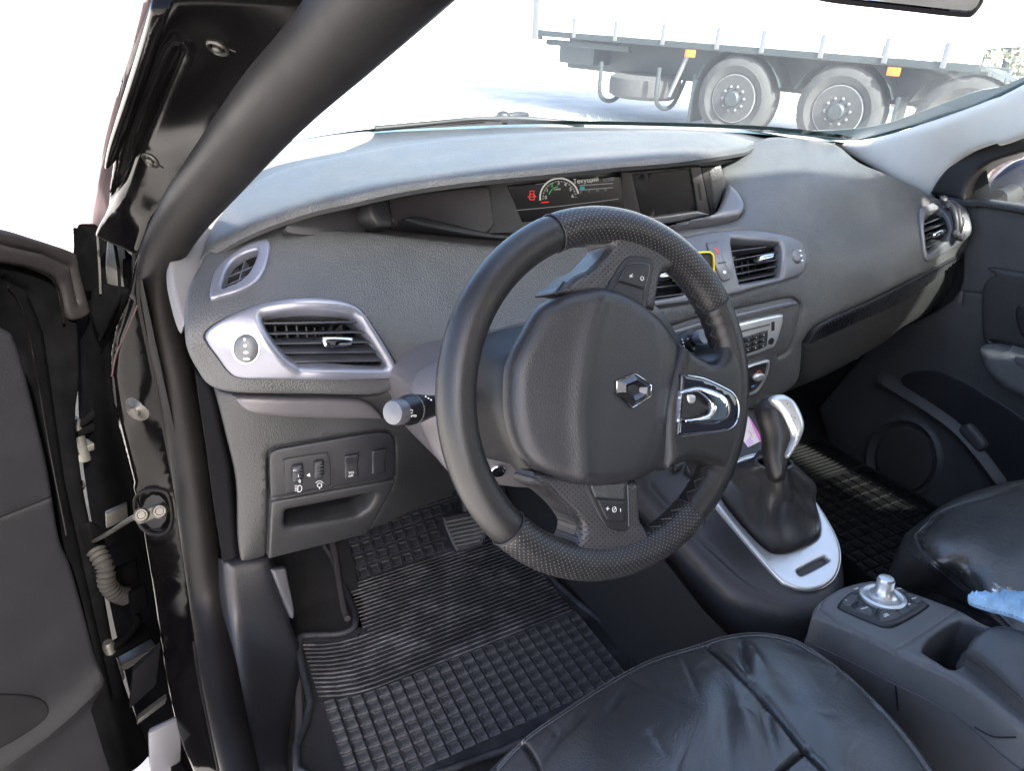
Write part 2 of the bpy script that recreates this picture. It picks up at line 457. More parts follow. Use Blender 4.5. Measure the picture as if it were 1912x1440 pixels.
def glass(name, tint, dust=.055):
    m = bpy.data.materials.new(name); m.use_nodes = True; nt = m.node_tree; N = nt.nodes; L = nt.links
    for n in list(N):
        if n.type == 'BSDF_PRINCIPLED': N.remove(n)
    tr = N.new('ShaderNodeBsdfTransparent'); tr.inputs[0].default_value = (*tint, 1)
    gl = N.new('ShaderNodeBsdfGlossy'); gl.inputs['Roughness'].default_value = .02
    fr = N.new('ShaderNodeFresnel'); fr.inputs[0].default_value = 1.25
    mx = N.new('ShaderNodeMixShader'); L.new(fr.outputs[0], mx.inputs[0]); L.new(tr.outputs[0], mx.inputs[1]); L.new(gl.outputs[0], mx.inputs[2])
    # a film of dust on the pane scatters a little light
    tl = N.new('ShaderNodeBsdfTranslucent'); tl.inputs[0].default_value = (.8, .85, .86, 1)
    m2 = N.new('ShaderNodeMixShader'); m2.inputs[0].default_value = dust; L.new(mx.outputs[0], m2.inputs[1]); L.new(tl.outputs[0], m2.inputs[2])
    L.new(m2.outputs[0], [n for n in N if n.type == 'OUTPUT_MATERIAL'][0].inputs[0])
    return m

m_dash = M('dash_plastic', (.056, .057, .059), .43, bump=.6, bscale=420, kind='voronoi', bdist=.0011, var=.08, dirt=.35, dirtcol=(.095, .095, .095))
m_dash2 = M('lower_plastic', (.027, .0272, .0285), .46, bump=.40, bscale=520, kind='voronoi', bdist=.0008, var=.08)
m_dark = M('dark_plastic', (.018, .018, .021), .45, bump=.2, bscale=700)
m_recess = M('recess_plastic', (.040, .036, .038), .42, bump=.1, bscale=700)
m_black = M('matt_black', (.008, .008, .009), .55)
m_hole = M('duct_black', (.004, .004, .005), .8)
m_silver = M('silver_paint', (.19, .195, .23), .30, metal=.5, var=.05, coat=.2)
m_sil2 = M('grey_paint', (.13, .132, .145), .36, metal=.35, var=.05, bump=.05, bscale=900)
m_sil3 = M('satin_silver', (.62, .63, .64), .30, metal=.7, var=.04)
m_mauve = M('mauve_grey_paint', (.10, .094, .102), .36, metal=.2, var=.05)
m_chrome = M('chrome', (.75, .76, .78), .07, metal=1, var=.02)
m_pedal = M('worn_pedal_rubber', (.11, .11, .105), .5, var=.3)
m_slat = M('vent_slat', (.045, .047, .055), .35)
m_white = M('white_print', (.75, .75, .75), .6, var=0)
m_red = M('red_print', (.7, .03, .02), .5, var=0)
m_rubber = M('seal_rubber', (.006, .0053, .0056), .50, spec=.22, bump=.15, bscale=900, var=.15, dirt=.12, dirtcol=(.03, .027, .027))
m_paint = M('black_paint', (.002, .0018, .002), .12, spec=.13, var=.1, dirt=.04, dirtcol=(.05, .045, .04), vscale=4)
m_paintd = M('dusty_shaded_black_paint', (.0018, .0018, .002), .7, spec=.0, var=.4, dirt=.10, dirtcol=(.006, .0055, .005))  # dusty black paint with the shade over the jamb sunk into its colour
m_metal = M('zinc_metal', (.075, .073, .067), .42, metal=.8, var=.3, dirt=.3, bump=.1, bscale=300)
m_leath = leather('black_seat_leather', (.030, .0305, .032), .30, 480, .13)
m_leath.node_tree.nodes['Principled BSDF'].inputs['Specular IOR Level'].default_value = .9
m_lwheel = leather('wheel_leather', (.018, .0175, .0185), .34, 900, .03)
m_perf = perforated('perforated_leather', (.018, .0175, .0185), .36, (.13, .125, .13), .0027)
m_perfd = perforated('perforated_leather_dark', (.036, .035, .038), .45, (.006, .006, .006), .0027)
m_bag = leather('airbag_plastic', (.028, .028, .031), .36, 700, .0)
m_stitch = M('black_thread', (.015, .015, .016), .7)
m_gthread = M('grey_thread', (.022, .022, .024), .6)
m_carpet = M('carpet', (.012, .012, .014), .95, bump=1, bscale=1400, bdist=.002, var=.5, vscale=120)
m_bind = M('carpet_binding', (.045, .042, .045), .9, bump=.8, bscale=900)
m_mat = M('mat_rubber', (.022, .0225, .026), .48, bump=.2, bscale=500, var=.3, dirt=.55, dirtcol=(.10, .10, .115))
m_matd = M('dusty_mat_rubber', (.042, .0425, .046), .60, bump=.3, bscale=400, var=.35, dirt=.9, dirtcol=(.21, .205, .21))
m_door = M('shaded_door_plastic', (.0048, .0048, .0056), .60, spec=.04, bump=.3, bscale=480, kind='voronoi', bdist=.0008)  # base colour darkened to stand for shade on the open door
m_trimd = M('shaded_pillar_trim', (.13, .13, .133), .7, bump=.2, bscale=600, var=.05)  # darker copy of the pillar trim, shade on the left pillar put into colour
m_tint = glass('tinted_side_glass', (.62, .68, .66), .05)
m_sthread = M('seat_thread', (.16, .16, .17), .7)
m_trim = M('pillar_trim', (.60, .60, .58), .7, bump=.2, bscale=600, var=.05)
m_glass = glass('windscreen_glass', (.87, .97, .97))
m_frit = M('windscreen_frit', (.025, .05, .05), .25)

# ================================================================== THE SETTING
m_ground = M('pale_gravel', (.50, .48, .46), .9, bump=.5, bscale=60, bdist=.01, var=.22, vscale=1.5)
GS = np.array([.391, -.920])                        # the street falls along this direction
def gz(x, y): return .03-.060*((x-7.16)*GS[0]+(y-8.17)*GS[1])
g = mk('ground', [(x_, y_, gz(x_, y_)) for x_, y_ in ((-150, -120), (200, -120), (200, 400), (-150, 400))], [[0, 1, 2, 3]], m_ground, smooth=False); g['kind'] = 'structure'

# ================================================================== CAR BODY
body = thing('bodyshell', (.74, .6, 0), 'glossy black car body with open door jamb, pillars and windscreen round the cabin', 'car body')
# rubber seal that runs down the windscreen pillar and along the door opening
seal_pts = [np.array([.13, -.55, 1.54]), np.array([.16, .12, 1.50]), dist(1000, -330, .36), dist(800, -120, .42), dist(640, 58, .56), dist(512, 190, .69), dist(406, 320, .84), dist(330, 420, .97), dist(297, 500, 1.04),
            dist(303, 600, 1.075), dist(330, 720, 1.10), dist(352, 850, 1.13), dist(372, 1000, 1.15), dist(390, 1130, 1.165), dist(412, 1270, 1.085), dist(448, 1440, .95), dist(490, 1600, .85)]
tube('door_seal', seal_pts, [.034, .034, .034, .034, .034, .034, .033, .031, .028, .027, .026, .027, .027, .027, .0255, .0225, .021], m_rubber, body, n=18, sm=8)
# thin lip that runs along the outer side of the seal
lip = [dist(525, 0, .57), dist(424, 140, .71), dist(364, 232, .83), dist(317, 318, .95), dist(268, 398, 1.04), dist(252, 480, 1.09), dist(259, 570, 1.12), dist(283, 680, 1.15), dist(303, 780, 1.17), dist(324, 900, 1.19), dist(354, 1090, 1.21), dist(370, 1240, 1.12), dist(392, 1350, 1.04), dist(412, 1440, .965)]
tube('seal_lip', lip, .0045, m_rubber, body, n=8, sm=6)
# outer windscreen pillar, black paint
S_pil = Surf([(300, 0, 'y', .72), (520, 0, 'y', .64), (215, 230, 'y', .98), (360, 235, 'y', .90), (150, 430, 'y', 1.22), (255, 470, 'y', 1.12), (400, 100, 'y', .76), (200, 420, 'y', 1.16)])
c_pil = cr([(318, -30, 1), (610, -30, 1), (545, 66), (480, 147), (412, 234), (355, 318), (300, 395), (276, 440), (262, 478, 1), (178, 440, 1), (200, 380), (213, 300), (214, 270), (240, 190), (275, 90)], 5)
sheet('pillar_panel', c_pil, S_pil, m_paint, body, res=20, edge=(14, .006), thick=.05,
      hf=addf(groove([(190, 400), (235, 330), (262, 250), (330, 90)], 9, .006), lambda p: .010*np.exp(-((p[:, 0]-250)**2+(p[:, 1]-380)**2)/900)))
c_pil2 = cr([(296, -30, 1), (335, -30, 1), (300, 60), (262, 180), (228, 280), (214, 296), (208, 290), (215, 240), (240, 150)], 5)
sheet('pillar_flange', c_pil2, S_pil.off(.012), m_paint, body, res=20, edge=(10, .010), thick=.03)
# outer skin of the pillar and the wing edge, street reflections painted in as pinkish grey
S_wing = Surf([(290, 0, 'y', .80), (240, 120, 'y', .98), (180, 350, 'y', 1.30), (140, 420, 'y', 1.40), (200, 300, 'y', 1.22), (225, 150, 'y', 1.04)])
m_wing = M('body_paint_reflecting', (.16, .125, .135), .12, coat=1, var=.1)
c_wing = cr([(265, -20, 1), (300, -20, 1), (282, 40), (254, 120), (226, 210), (205, 290), (180, 420), (172, 440, 1), (128, 440, 1), (148, 380), (176, 300), (200, 205), (236, 120)], 5)
sheet('wing_skin', c_wing, S_wing, m_wing, body, res=20, edge=(12, .01), thick=.03)
# screw plugs on the pillar
for cx, cy, r in ((411, 77, 21), (287, 293, 17)):
    n0 = S_pil.N((cx, cy))[0]; p0 = S_pil.P((cx, cy))[0]+n0*.004
    rr = r/FPX*((p0-CAM) @ CF)
    b = lathe('screw_plug', p0, n0, [(rr*1.05, 0), (rr*1.02, .003), (rr*.86, .0045), (rr*.74, .002), (rr*.45, .0015), (rr*.4, .005), (rr*.2, .006), (0, .006)], m_metal, body, n=20)
S_jp = S_pil
line('jamb_wire', [(433, 78), (446, 84)], S_pil.off(.006), 2, m_metal, body); line('jamb_wire', [(300, 302), (311, 308)], S_pil.off(.006), 2, m_metal, body)
# hinge pillar: painted jamb between the seal and the door
S_jamb = Surf([(200, 560, 'y', 1.16), (270, 520, 'y', 1.12), (215, 800, 'y', 1.17), (310, 800, 'y', 1.12), (235, 1000, 'y', 1.17), (335, 1000, 'y', 1.11), (270, 1250, 't', 1.20), (370, 1250, 't', 1.13), (330, 1440, 't', 1.08), (410, 1440, 't', 1.0)])
c_jamb = cr([(262, 470, 1), (270, 500), (268, 560), (290, 670), (312, 780), (334, 905), (362, 1090), (378, 1240), (398, 1350), (420, 1450, 1), (368, 1450, 1), (340, 1380), (318, 1290), (300, 1180), (285, 1080), (262, 960), (238, 860), (216, 770), (208, 690), (216, 620), (240, 555), (252, 500)], 5)
sheet('door_jamb', c_jamb, S_jamb, m_paint, body, res=14, edge=(8, .006), thick=.03,
      hf=addf(groove([(245, 560), (222, 630), (214, 700), (224, 790), (250, 900)], 6, .004), lambda p: -.012*np.exp(-((p[:, 0]-290)/24.)**2-((p[:, 1]-955)/34.)**2), lambda p: .006*np.exp(-((p[:, 0]-268)/26.)**2-((p[:, 1]-760)/34.)**2)))
m_redl = M('dark_red_edge', (.022, .003, .005), .4)
line('red_body_edge', [(262, 568), (240, 620), (222, 660), (214, 700)], S_jamb.off(.004), 5, m_redl, body)
# inner jamb return, dusty, shade put into its colour, behind the hinges
S_in = Surf([(150, 480, 'y', 1.36), (205, 520, 'y', 1.26), (160, 800, 'y', 1.32), (215, 800, 'y', 1.22), (200, 1100, 'y', 1.26), (270, 1100, 'y', 1.18), (270, 1400, 'y', 1.14), (340, 1400, 'y', 1.07)])
c_in = cr([(138, 420, 1), (180, 430, 1), (215, 470), (245, 500), (225, 580), (206, 650), (206, 720), (222, 800), (245, 900), (268, 1000), (290, 1120), (306, 1220), (322, 1320), (350, 1450, 1), (290, 1450, 1), (268, 1380), (240, 1280), (200, 1100), (170, 960), (150, 800), (145, 620)], 5)
sheet('jamb_return', c_in, S_in, m_paintd, body, res=18, edge=(6, .004), thick=.02)
# black corner cap of the wing and its small gusset
S_cap = Surf([(150, 430, 'y', 1.30), (205, 440, 'y', 1.26), (150, 540, 'y', 1.30), (205, 540, 'y', 1.24)])
sheet('corner_cap', cr([(147, 419, 1), (160, 421), (200, 462), (207, 480), (206, 528), (195, 541), (158, 545), (140, 520), (136, 490), (142, 440)], 4), S_cap, m_paintd, body, res=18, edge=(8, .004), thick=.02)
sheet('corner_gusset', cr([(190, 545, 1), (200, 536), (214, 530, 1), (246, 540), (238, 565), (224, 600), (206, 632, 1), (196, 610), (188, 580)], 4), S_cap.off(.015), m_paintd, body, res=14, edge=(8, .004), thick=.012)
sheet('corner_gusset', cr([(213, 440, 1), (228, 442, 1), (234, 480), (236, 546, 1), (216, 548, 1), (210, 500)], 4), S_cap.off(.01), m_metal, body, res=14, edge=(5, .003), thick=.01)
line('gusset_line', [(232, 430), (240, 470), (246, 520), (244, 560), (226, 600), (210, 632)], S_cap.off(.02), 6, m_paintd, body)
line('gusset_line', [(207, 442), (212, 500), (214, 548)], S_cap.off(.022), 4, m_metal, body)
box('bracket', dist(177, 600, 1.26), (.012, .004, 0), (0, .01, 0), (.004, 0, .03), m_metal, body, bev=.003)
# buffer and hollow with the check-strap bracket
p0 = S_jamb.P((264, 760))[0]; n0 = S_jamb.N((264, 760))[0]
lathe('rubber_buffer', p0+n0*.004, n0, [(.0225, 0), (.0225, .003), (.018, .006), (.009, .009), (.006, .013), (0, .0135)], m_metal, body, n=22)
ho = cr([(252, 935), (262, 916), (290, 908), (315, 915), (325, 935), (328, 970), (318, 992), (295, 998), (272, 990), (258, 970)], 4)
sheet('check_strap_cup', ho, S_jamb.off(.004), m_rubber, body, holes=[(ho-[290, 953])*.86+[290, 953]], res=12, edge=(5, .004), hedge=(4, .003), thick=.012)
sheet('check_strap_hollow', (ho-[290, 953])*.87+[290, 953], S_jamb.off(.001), m_black, body, res=12, thick=.002)
# hinges between the body and the door, dirty metal
def lug(name, px, py, t, dx, dy, dz, mat=m_metal, bev=.003):
    return box(name, dist(px, py, t), dx, dy, dz, mat, body, bev=bev)
def hinge(cx, cy, t, s=1.0):
    c = dist(cx, cy, t)
    h = box('hinge', c, (.040*s, .012*s, .004), (-.004, .016*s, 0), (0, 0, .0055*s), m_paintd, body, bev=.002)
    box('hinge_plate', c+np.array([.004, .004, -.034*s]), (.038*s, .012*s, .002), (-.004, .014*s, 0), (0, 0, .006*s), m_metal, h, bev=.002)
    lathe('hinge_pin', c+np.array([-.016*s, -.012, -.055*s]), (0, 0, 1), [(.009*s, 0), (.009*s, .074*s), (.007*s, .078*s), (0, .078*s)], m_metal, h, n=14)
    lathe('hinge_bolt', c+np.array([-.046*s, -.012, .002]), (-.3, -1, 0), [(.011*s, 0), (.011*s, .005), (.007*s, .006), (.007*s, .012), (0, .012)], m_metal, h, n=6)
    tube('hinge_arm', [c+np.array([-.04*s, -.006, .006]), c+np.array([-.01, -.012, .010]), c+np.array([.026*s, -.004, .034*s]), c+np.array([.030*s, .0, .052*s])], [.006, .0065, .0075, .006], m_paintd, h, n=8)
    return h
hinge(165, 795, 1.24); hinge(228, 1205, 1.20)
lathe('hinge_bolt', dist(150, 905, 1.22), (-.5, -.8, .1), [(.010, 0), (.010, .006), (.006, .007), (.006, .014), (0, .014)], m_metal, body, n=6)
lathe('hinge_bolt', dist(156, 712, 1.27), (-.5, -.8, .1), [(.013, 0), (.013, .004), (0, .007)], m_white, body, n=16)
box('jamb_bracket', dist(218, 962, 1.20), (.016, .004, .002), (0, .006, 0), (.002, 0, .013), m_metal, body, bev=.002)
box('jamb_bracket', dist(232, 1075, 1.20), (.020, .004, .002), (0, .006, 0), (.002, 0, .020), m_paintd, body, bev=.004)
box('jamb_bracket', dist(258, 1120, 1.18), (.013, .004, .002), (0, .006, 0), (.002, 0, .022), m_paintd, body, bev=.004)
box('jamb_bracket', dist(270, 1262, 1.17), (.022, .004, .012), (0, .008, 0), (.010, 0, .036), m_door, body, bev=.004)
box('jamb_bracket', dist(283, 1325, 1.16), (.022, .004, .008), (0, .006, 0), (.002, 0, .005), m_metal, body, bev=.002)
box('sill_flange', dist(308, 1400, 1.12), (.022, .004, .0), (0, .006, 0), (.008, 0, .05), m_sil2, body, bev=.006)
# black cover hiding the inside of the wing
mk('wing_inner', [(-.50, 1.62, -.1), (.02, 1.30, -.1), (.02, 1.30, .92), (-.20, 1.62, .80)], [[0, 1, 2, 3]], m_black, body, smooth=False)
# floor, tunnel side, front bulkhead, sills: dark carpet
def slab(name, pts, mat): return mk(name, pts, [list(range(len(pts)))], mat, body, smooth=False)
fl = [[(x, y, z) for x in (-.05, .3, .7, 1.1, 1.55)] for y, z in ((-1.6, .36), (.0, .36), (.6, .36), (1.10, .365), (1.25, .42), (1.5, .62), (1.62, .95))]
loft('floor_carpet', fl, m_carpet, body, n=3)
slab('sill', [(.02, .95, .30), (-.12, .95, .30), (-.12, -1.6, .30), (.02, -1.6, .30)], m_paint)
# kick panel beside the driver's feet
S_kick = Surf([(420, 1055, 't', 1.14), (500, 1045, 't', 1.17), (540, 1160, 't', 1.20), (430, 1150, 't', 1.14), (445, 1260, 't', 1.10), (560, 1237, 't', 1.20), (540, 1350, 't', 1.11), (480, 1440, 't', .985), (536, 1440, 't', 1.02), (500, 1300, 't', 1.12)])
c_kick = cr([(412, 1046, 1), (503, 1034, 1), (520, 1090), (542, 1162), (561, 1237), (541, 1350), (536, 1400), (538, 1460, 1), (470, 1460, 1), (444, 1300), (425, 1150)], 6)
m_kick = M('kick_panel_plastic', (.013, .0135, .017), .42, bump=.25, bscale=520, kind='voronoi', bdist=.0008)
sheet('kick_panel', c_kick, S_kick, m_kick, body, res=14, edge=(22, .012), thick=.03)
sheet('bonnet_release', cr([(501, 1060, 1), (526, 1057, 1), (536, 1100), (542, 1138), (538, 1152), (522, 1115)], 4), S_kick.off(.012), m_sil2, body, res=10, edge=(5, .004), thick=.01)
# left windscreen pillar trim inside, with the small grille
S_lt = Surf([(335, 520, 'y', 1.06), (345, 610, 'y', 1.0), (400, 362, 'y', 1.22), (470, 295, 'y', 1.42), (640, 250, 'y', 1.55), (378, 482, 'y', 1.09), (452, 365, 'y', 1.27), (560, 310, 'y', 1.40), (650, 300, 'y', 1.45)])
c_lt = cr([(344, 606), (322, 540), (318, 479), (340, 422), (385, 361), (452, 292), (540, 266), (640, 250), (700, 250), (640, 300), (522, 330), (460, 372), (412, 424), (388, 484), (362, 552)], 5)
sheet('pillar_trim', c_lt, S_lt, m_trimd, body, res=16, thick=.02, edge=(8, .004))
tw = ell(410, 379, 27, 20, rot=.2)
sheet('tweeter_grille', tw, S_lt.off(.004), m_trimd, body, res=8, edge=(6, .004), thick=.006)
# dash shelf under the windscreen + windscreen base band
wb = [(425, 322), (470, 297), (560, 268), (700, 247), (850, 238), (1000, 233), (1209, 236), (1408, 243), (1520, 254), (1600, 262)]
# windscreen glass
base_w = [at(px, py, 'z', 1.115) if px > 600 else dist(px, py, 1.28+.4*(px-425)/175) for px, py in wb]
top_w = [np.array([.20+1.1*i/9, .36+.06*math.sin(math.pi*i/9), 1.60+.035*math.sin(math.pi*i/9)]) for i in range(10)]
mid_w = [b*.5+t*.5+np.array([0, .06, .05])*(.4+.6*math.sin(math.pi*i/9)) for i, (b, t) in enumerate(zip(base_w, top_w))]
# the right end follows the pillar on the passenger side
rp = [at(1600, 262, 'x', 1.47), at(1757, 224, 'x', 1.44), at(1912, 152, 'x', 1.40)]
base_w[-1], mid_w[-1], top_w[-1] = rp[0], rp[2], np.array([1.30, .40, 1.60])
windscreen = loft('windscreen', [base_w, mid_w, top_w], m_glass, body, n=4)
# frit band along the base
band_up = [b+(m_-b)*.030 for b, m_ in zip(base_w, mid_w)]
loft('frit_band', [[p+np.array([0, -.004, .002]) for p in base_w], [p+np.array([0, -.004, .002]) for p in band_up]], m_frit, body, n=3)
# cowl outside
cw = [[p+np.array([0, .02, -.008]) for p in base_w], [p+np.array([0, .20, -.02]) for p in base_w], [p+np.array([0, .9, -.18]) for p in base_w]]
loft('cowl_and_bonnet', cw, m_frit, body, n=3)
# right pillar: frit edge, pale trim
S_rp = Surf([(1560, 262, 'x', 1.45), (1657, 250, 'x', 1.46), (1757, 220, 'x', 1.44), (1912, 150, 'x', 1.40), (1912, 265, 'x', 1.42), (1740, 355, 'x', 1.49), (1672, 326, 'x', 1.46), (1800, 290, 'x', 1.47), (2400, -60, 'x', 1.42), (2950, -450, 'x', 1.42), (2950, -330, 'x', 1.44)])
sheet('pillar_trim', cr([(1545, 263, 1), (1600, 262), (1657, 252), (1757, 222), (1840, 190), (1930, 148), (2400, -110), (2950, -500, 1), (2950, -390, 1), (2400, 35), (1930, 250), (1860, 268), (1810, 288), (1775, 318), (1752, 352), (1740, 372, 1), (1672, 336), (1607, 300)], 5), S_rp, m_trim, body, res=16, edge=(16, .012), thick=.03)
sheet('frit_edge', cr([(1420, 246, 1), (1500, 246), (1582, 242), (1650, 232), (1707, 213), (1807, 176), (1930, 132), (2400, -130), (2950, -530, 1), (2950, -500, 1), (2400, -105), (1930, 158), (1840, 192), (1757, 222), (1657, 251), (1600, 262), (1563, 263), (1500, 258)], 5), S_rp.off(-.012), m_frit, body, res=20, thick=.004)
# roof with pale headlining, far pillars: what shades the cabin
m_head = M('headlining', (.45, .45, .44), .9)
roof = [[np.array([.03+1.44*i/6, y, z+.04*math.sin(math.pi*i/6)]) for i in range(7)] for y, z in ((.40, 1.585), (-.3, 1.66), (-1.0, 1.66), (-1.9, 1.60))]
loft('roof', roof, m_head, body, n=3, thick=-.02)
slab('tail_panel', [(.0, -1.95, .3), (1.48, -1.95, .3), (1.48, -1.95, 1.0), (.0, -1.95, 1.0)], m_dark)
slab('side_panel', [(1.52, .1, .3), (1.52, -1.95, .3), (1.52, -1.95, 1.0), (1.52, .1, 1.0)], m_dark)
slab('rear_door_panel', [(-.02, -.55, .3), (-.02, -1.95, .3), (-.02, -1.95, 1.0), (-.02, -.55, 1.0)], m_dark)
slab('footwell_side', [(1.50, .6, .30), (1.50, 1.65, .30), (1.50, 1.65, 1.06), (1.50, .95, 1.06)], m_carpet)
slab('footwell_side', [(-.02, 1.08, .30), (-.02, 1.65, .30), (-.02, 1.65, 1.0), (-.02, 1.08, 1.0)], m_carpet)
slab('bulkhead', [(-.02, 1.60, .6), (1.5, 1.60, .6), (1.5, 1.60, 1.09), (-.02, 1.60, 1.09)], m_carpet)
slab('under_dash', [(.05, 1.0, .95), (1.45, 1.0, .95), (1.45, 1.58, 1.0), (.05, 1.58, 1.0)], m_black)
xbox('centre_pillar', (1.40, -.55, .9), (1.48, -.40, 1.62), m_dark, body, bev=.01)
xbox('centre_pillar', (.02, -.75, .4), (.10, -.60, 1.62), m_dark, body, bev=.01)
xbox('roof_rail', (1.40, -1.9, 1.44), (1.49, .30, 1.60), m_head, body, bev=.015)
# rear bench, far behind the front seats
bench = thing('rear_bench', (.74, -.9, .36), 'dark rear bench seat behind the front seats', 'rear seat')
xbox('cushion', (.12, -1.0, .45), (1.36, -.5, .62), m_leath, bench, bev=.05); xbox('backrest', (.12, -1.2, .6), (1.36, -1.0, 1.25), m_leath, bench, bev=.05)
# wiper resting on the glass
wip = thing('windscreen_wiper', at(940, 222, 'y', 1.62), 'black wiper arm resting at the foot of the windscreen', 'wiper')
def ww(px, py, y): return at(px, py, 'y', y)
tube('wiper_arm', [ww(820, 232, 1.62), ww(900, 225, 1.62), ww(960, 216, 1.63), ww(985, 214, 1.64)], [.004, .006, .009, .006], m_black, wip, n=8)
tube('wiper_blade', [ww(700, 240, 1.60), ww(800, 231, 1.60), ww(900, 222, 1.61), ww(990, 222, 1.62), ww(1090, 232, 1.60)], .006, m_black, wip, n=8)
lathe('wiper_pivot', ww(940, 219, 1.63), (0, -.3, 1), [(.016, -.01), (.016, .006), (.010, .012), (0, .013)], m_black, wip, n=14)
# inside mirror at the upper edge
mir = thing('rear_view_mirror', dist(1680, 4, .62), 'inside rear view mirror at the upper edge of the windscreen', 'mirror')
S_m = Plane(dist(1680, 0, .62), -CF+.25*CU)
cm = cr([(1520, -46), (1524, -18), (1550, -6), (1680, 9), (1800, 22), (1826, 18), (1838, -2), (1850, -40), (1840, -90), (1700, -100), (1540, -90)], 5)
sheet('mirror_housing', cm, S_m.off(-.008), m_dark, mir, res=22, edge=(8, .004), thick=.006)
m_mirror = M('mirror_glass', (.85, .86, .88), .02, metal=1, var=0)
sheet('mirror_glass', (cm-[1680, -36])*.955+[1680, -37], S_m.off(-.0035), m_mirror, mir, res=30, thick=.002)

# ================================================================== DASHBOARD
dash = thing('dashboard', (.74, 1.0, .85), 'dark grey grained dashboard with silver framed air vents and hooded displays', 'dashboard')
S_face = Surf([(345, 620, 'y', .935), (341, 575, 'y', .965), (368, 500, 'y', 1.03), (395, 455, 'y', 1.06), (393, 558, 'y', .965), (365, 690, 'y', .93), (440, 735, 'y', .915), (560, 735, 'y', .905), (735, 730, 'y', .90),
               (600, 630, 'y', .892), (450, 500, 'y', 1.0), (500, 440, 'y', 1.03), (600, 424, 'y', 1.03), (760, 440, 'y', 1.03), (930, 455, 'y', 1.03), (600, 515, 'y', .965), (760, 550, 'y', .955), (900, 540, 'y', .975),
               (850, 655, 'y', .905), (1000, 620, 'y', .91), (1110, 470, 'y', 1.01), (1150, 560, 'y', .93), (1252, 428, 'y', 1.0), (1410, 480, 'y', .905), (1500, 480, 'y', .92), (1355, 553, 'y', .885), (1230, 580, 'y', .89),
               (1450, 600, 'y', .885), (1490, 640, 'y', .885), (1400, 700, 'y', .875), (1280, 640, 'y', .88), (1470, 735, 'y', .89),
               (1390, 395, 'y', .985), (1450, 425, 'y', .96), (1420, 280, 't', 1.43), (1500, 310, 't', 1.405), (1570, 268, 't', 1.57), (1600, 330, 't', 1.475), (1672, 330, 't', 1.525), (1600, 400, 't', 1.425),
               (1737, 362, 't', 1.53), (1807, 395, 't', 1.50), (1812, 440, 't', 1.49), (1714, 410, 't', 1.468), (1600, 478, 't', 1.365), (1501, 518, 'y', .91), (1626, 562, 'y', .905), (1531, 606, 'y', .89), (1721, 514, 'y', .92), (1794, 474, 'y', .94)], lam=1e-4)
c_face = cr([(365, 690), (346, 650), (341, 605), (343, 560), (355, 522), (370, 492), (388, 462), (405, 448), (428, 440), (470, 424), (518, 418), (590, 422), (673, 428), (757, 438), (840, 447), (929, 455), (1060, 450), (1180, 440), (1252, 428), (1330, 418), (1372, 408), (1388, 392), (1380, 368), (1356, 350), (1346, 310), (1380, 285), (1408, 266, 1),
             (1440, 252), (1510, 256), (1563, 266), (1607, 300), (1672, 327), (1737, 360), (1790, 385), (1808, 405), (1813, 440), (1806, 468), (1780, 490), (1721, 514), (1626, 562), (1531, 606), (1501, 641, 1),
             (1499, 680), (1492, 713), (1464, 738), (1410, 765), (1300, 760), (1240, 700), (1180, 640), (1100, 612), (985, 622), (890, 643), (812, 668), (775, 695), (755, 715), (735, 729), (690, 740), (560, 739), (440, 736), (390, 722)], 4)
# openings where the vents sit
o_left = cr([(490, 597), (496, 590), (534, 582), (576, 578), (618, 580), (648, 586), (665, 594), (682, 617), (704, 653), (719, 681), (716, 686), (701, 688), (576, 688), (554, 683), (534, 669), (512, 642), (496, 614)], 4)
o_small = cr([(416, 542), (422, 517), (434, 494), (457, 478), (476, 471), (483, 472), (479, 489), (468, 511), (451, 528), (426, 539)], 4)
o_cr = cr([(1363, 452), (1377, 449), (1443, 454), (1454, 459), (1457, 485), (1454, 514), (1443, 520), (1384, 531), (1377, 525), (1370, 496)], 4)
o_cl = cr([(1150, 478), (1170, 470), (1240, 462), (1262, 468), (1280, 500), (1284, 535), (1270, 552), (1180, 566), (1160, 556), (1150, 520)], 4)
o_right = cr([(1726, 404), (1742, 395), (1756, 396), (1766, 408), (1772, 430), (1766, 446), (1754, 456), (1732, 474), (1727, 466), (1723, 430)], 4)
def grow(c, k):
    m = c.mean(0); return (c-m)*k+m
face = sheet('dash_face', c_face, S_face, m_dash, dash, holes=[grow(o_left, 1.03), grow(o_small, 1.04), grow(o_cr, 1.03), grow(o_cl, 1.03), grow(o_right, 1.03)], res=13, edge=(12, .007, 1), thick=.03,
             hf=addf(groove([(423, 448), (470, 440), (520, 432)], 8, .002), groove(cr([(1251, 611), (1311, 592), (1366, 580), (1430, 566), (1472, 557), (1490, 563), (1496, 582), (1478, 650), (1455, 668)], 5, False), 2.5, .004),
                     groove(cr([(1190, 580), (1223, 574), (1290, 565), (1355, 554), (1406, 539), (1480, 519), (1501, 504), (1505, 478), (1495, 455), (1465, 442), (1406, 432), (1326, 434), (1262, 446)], 5, False), 4, .003)))
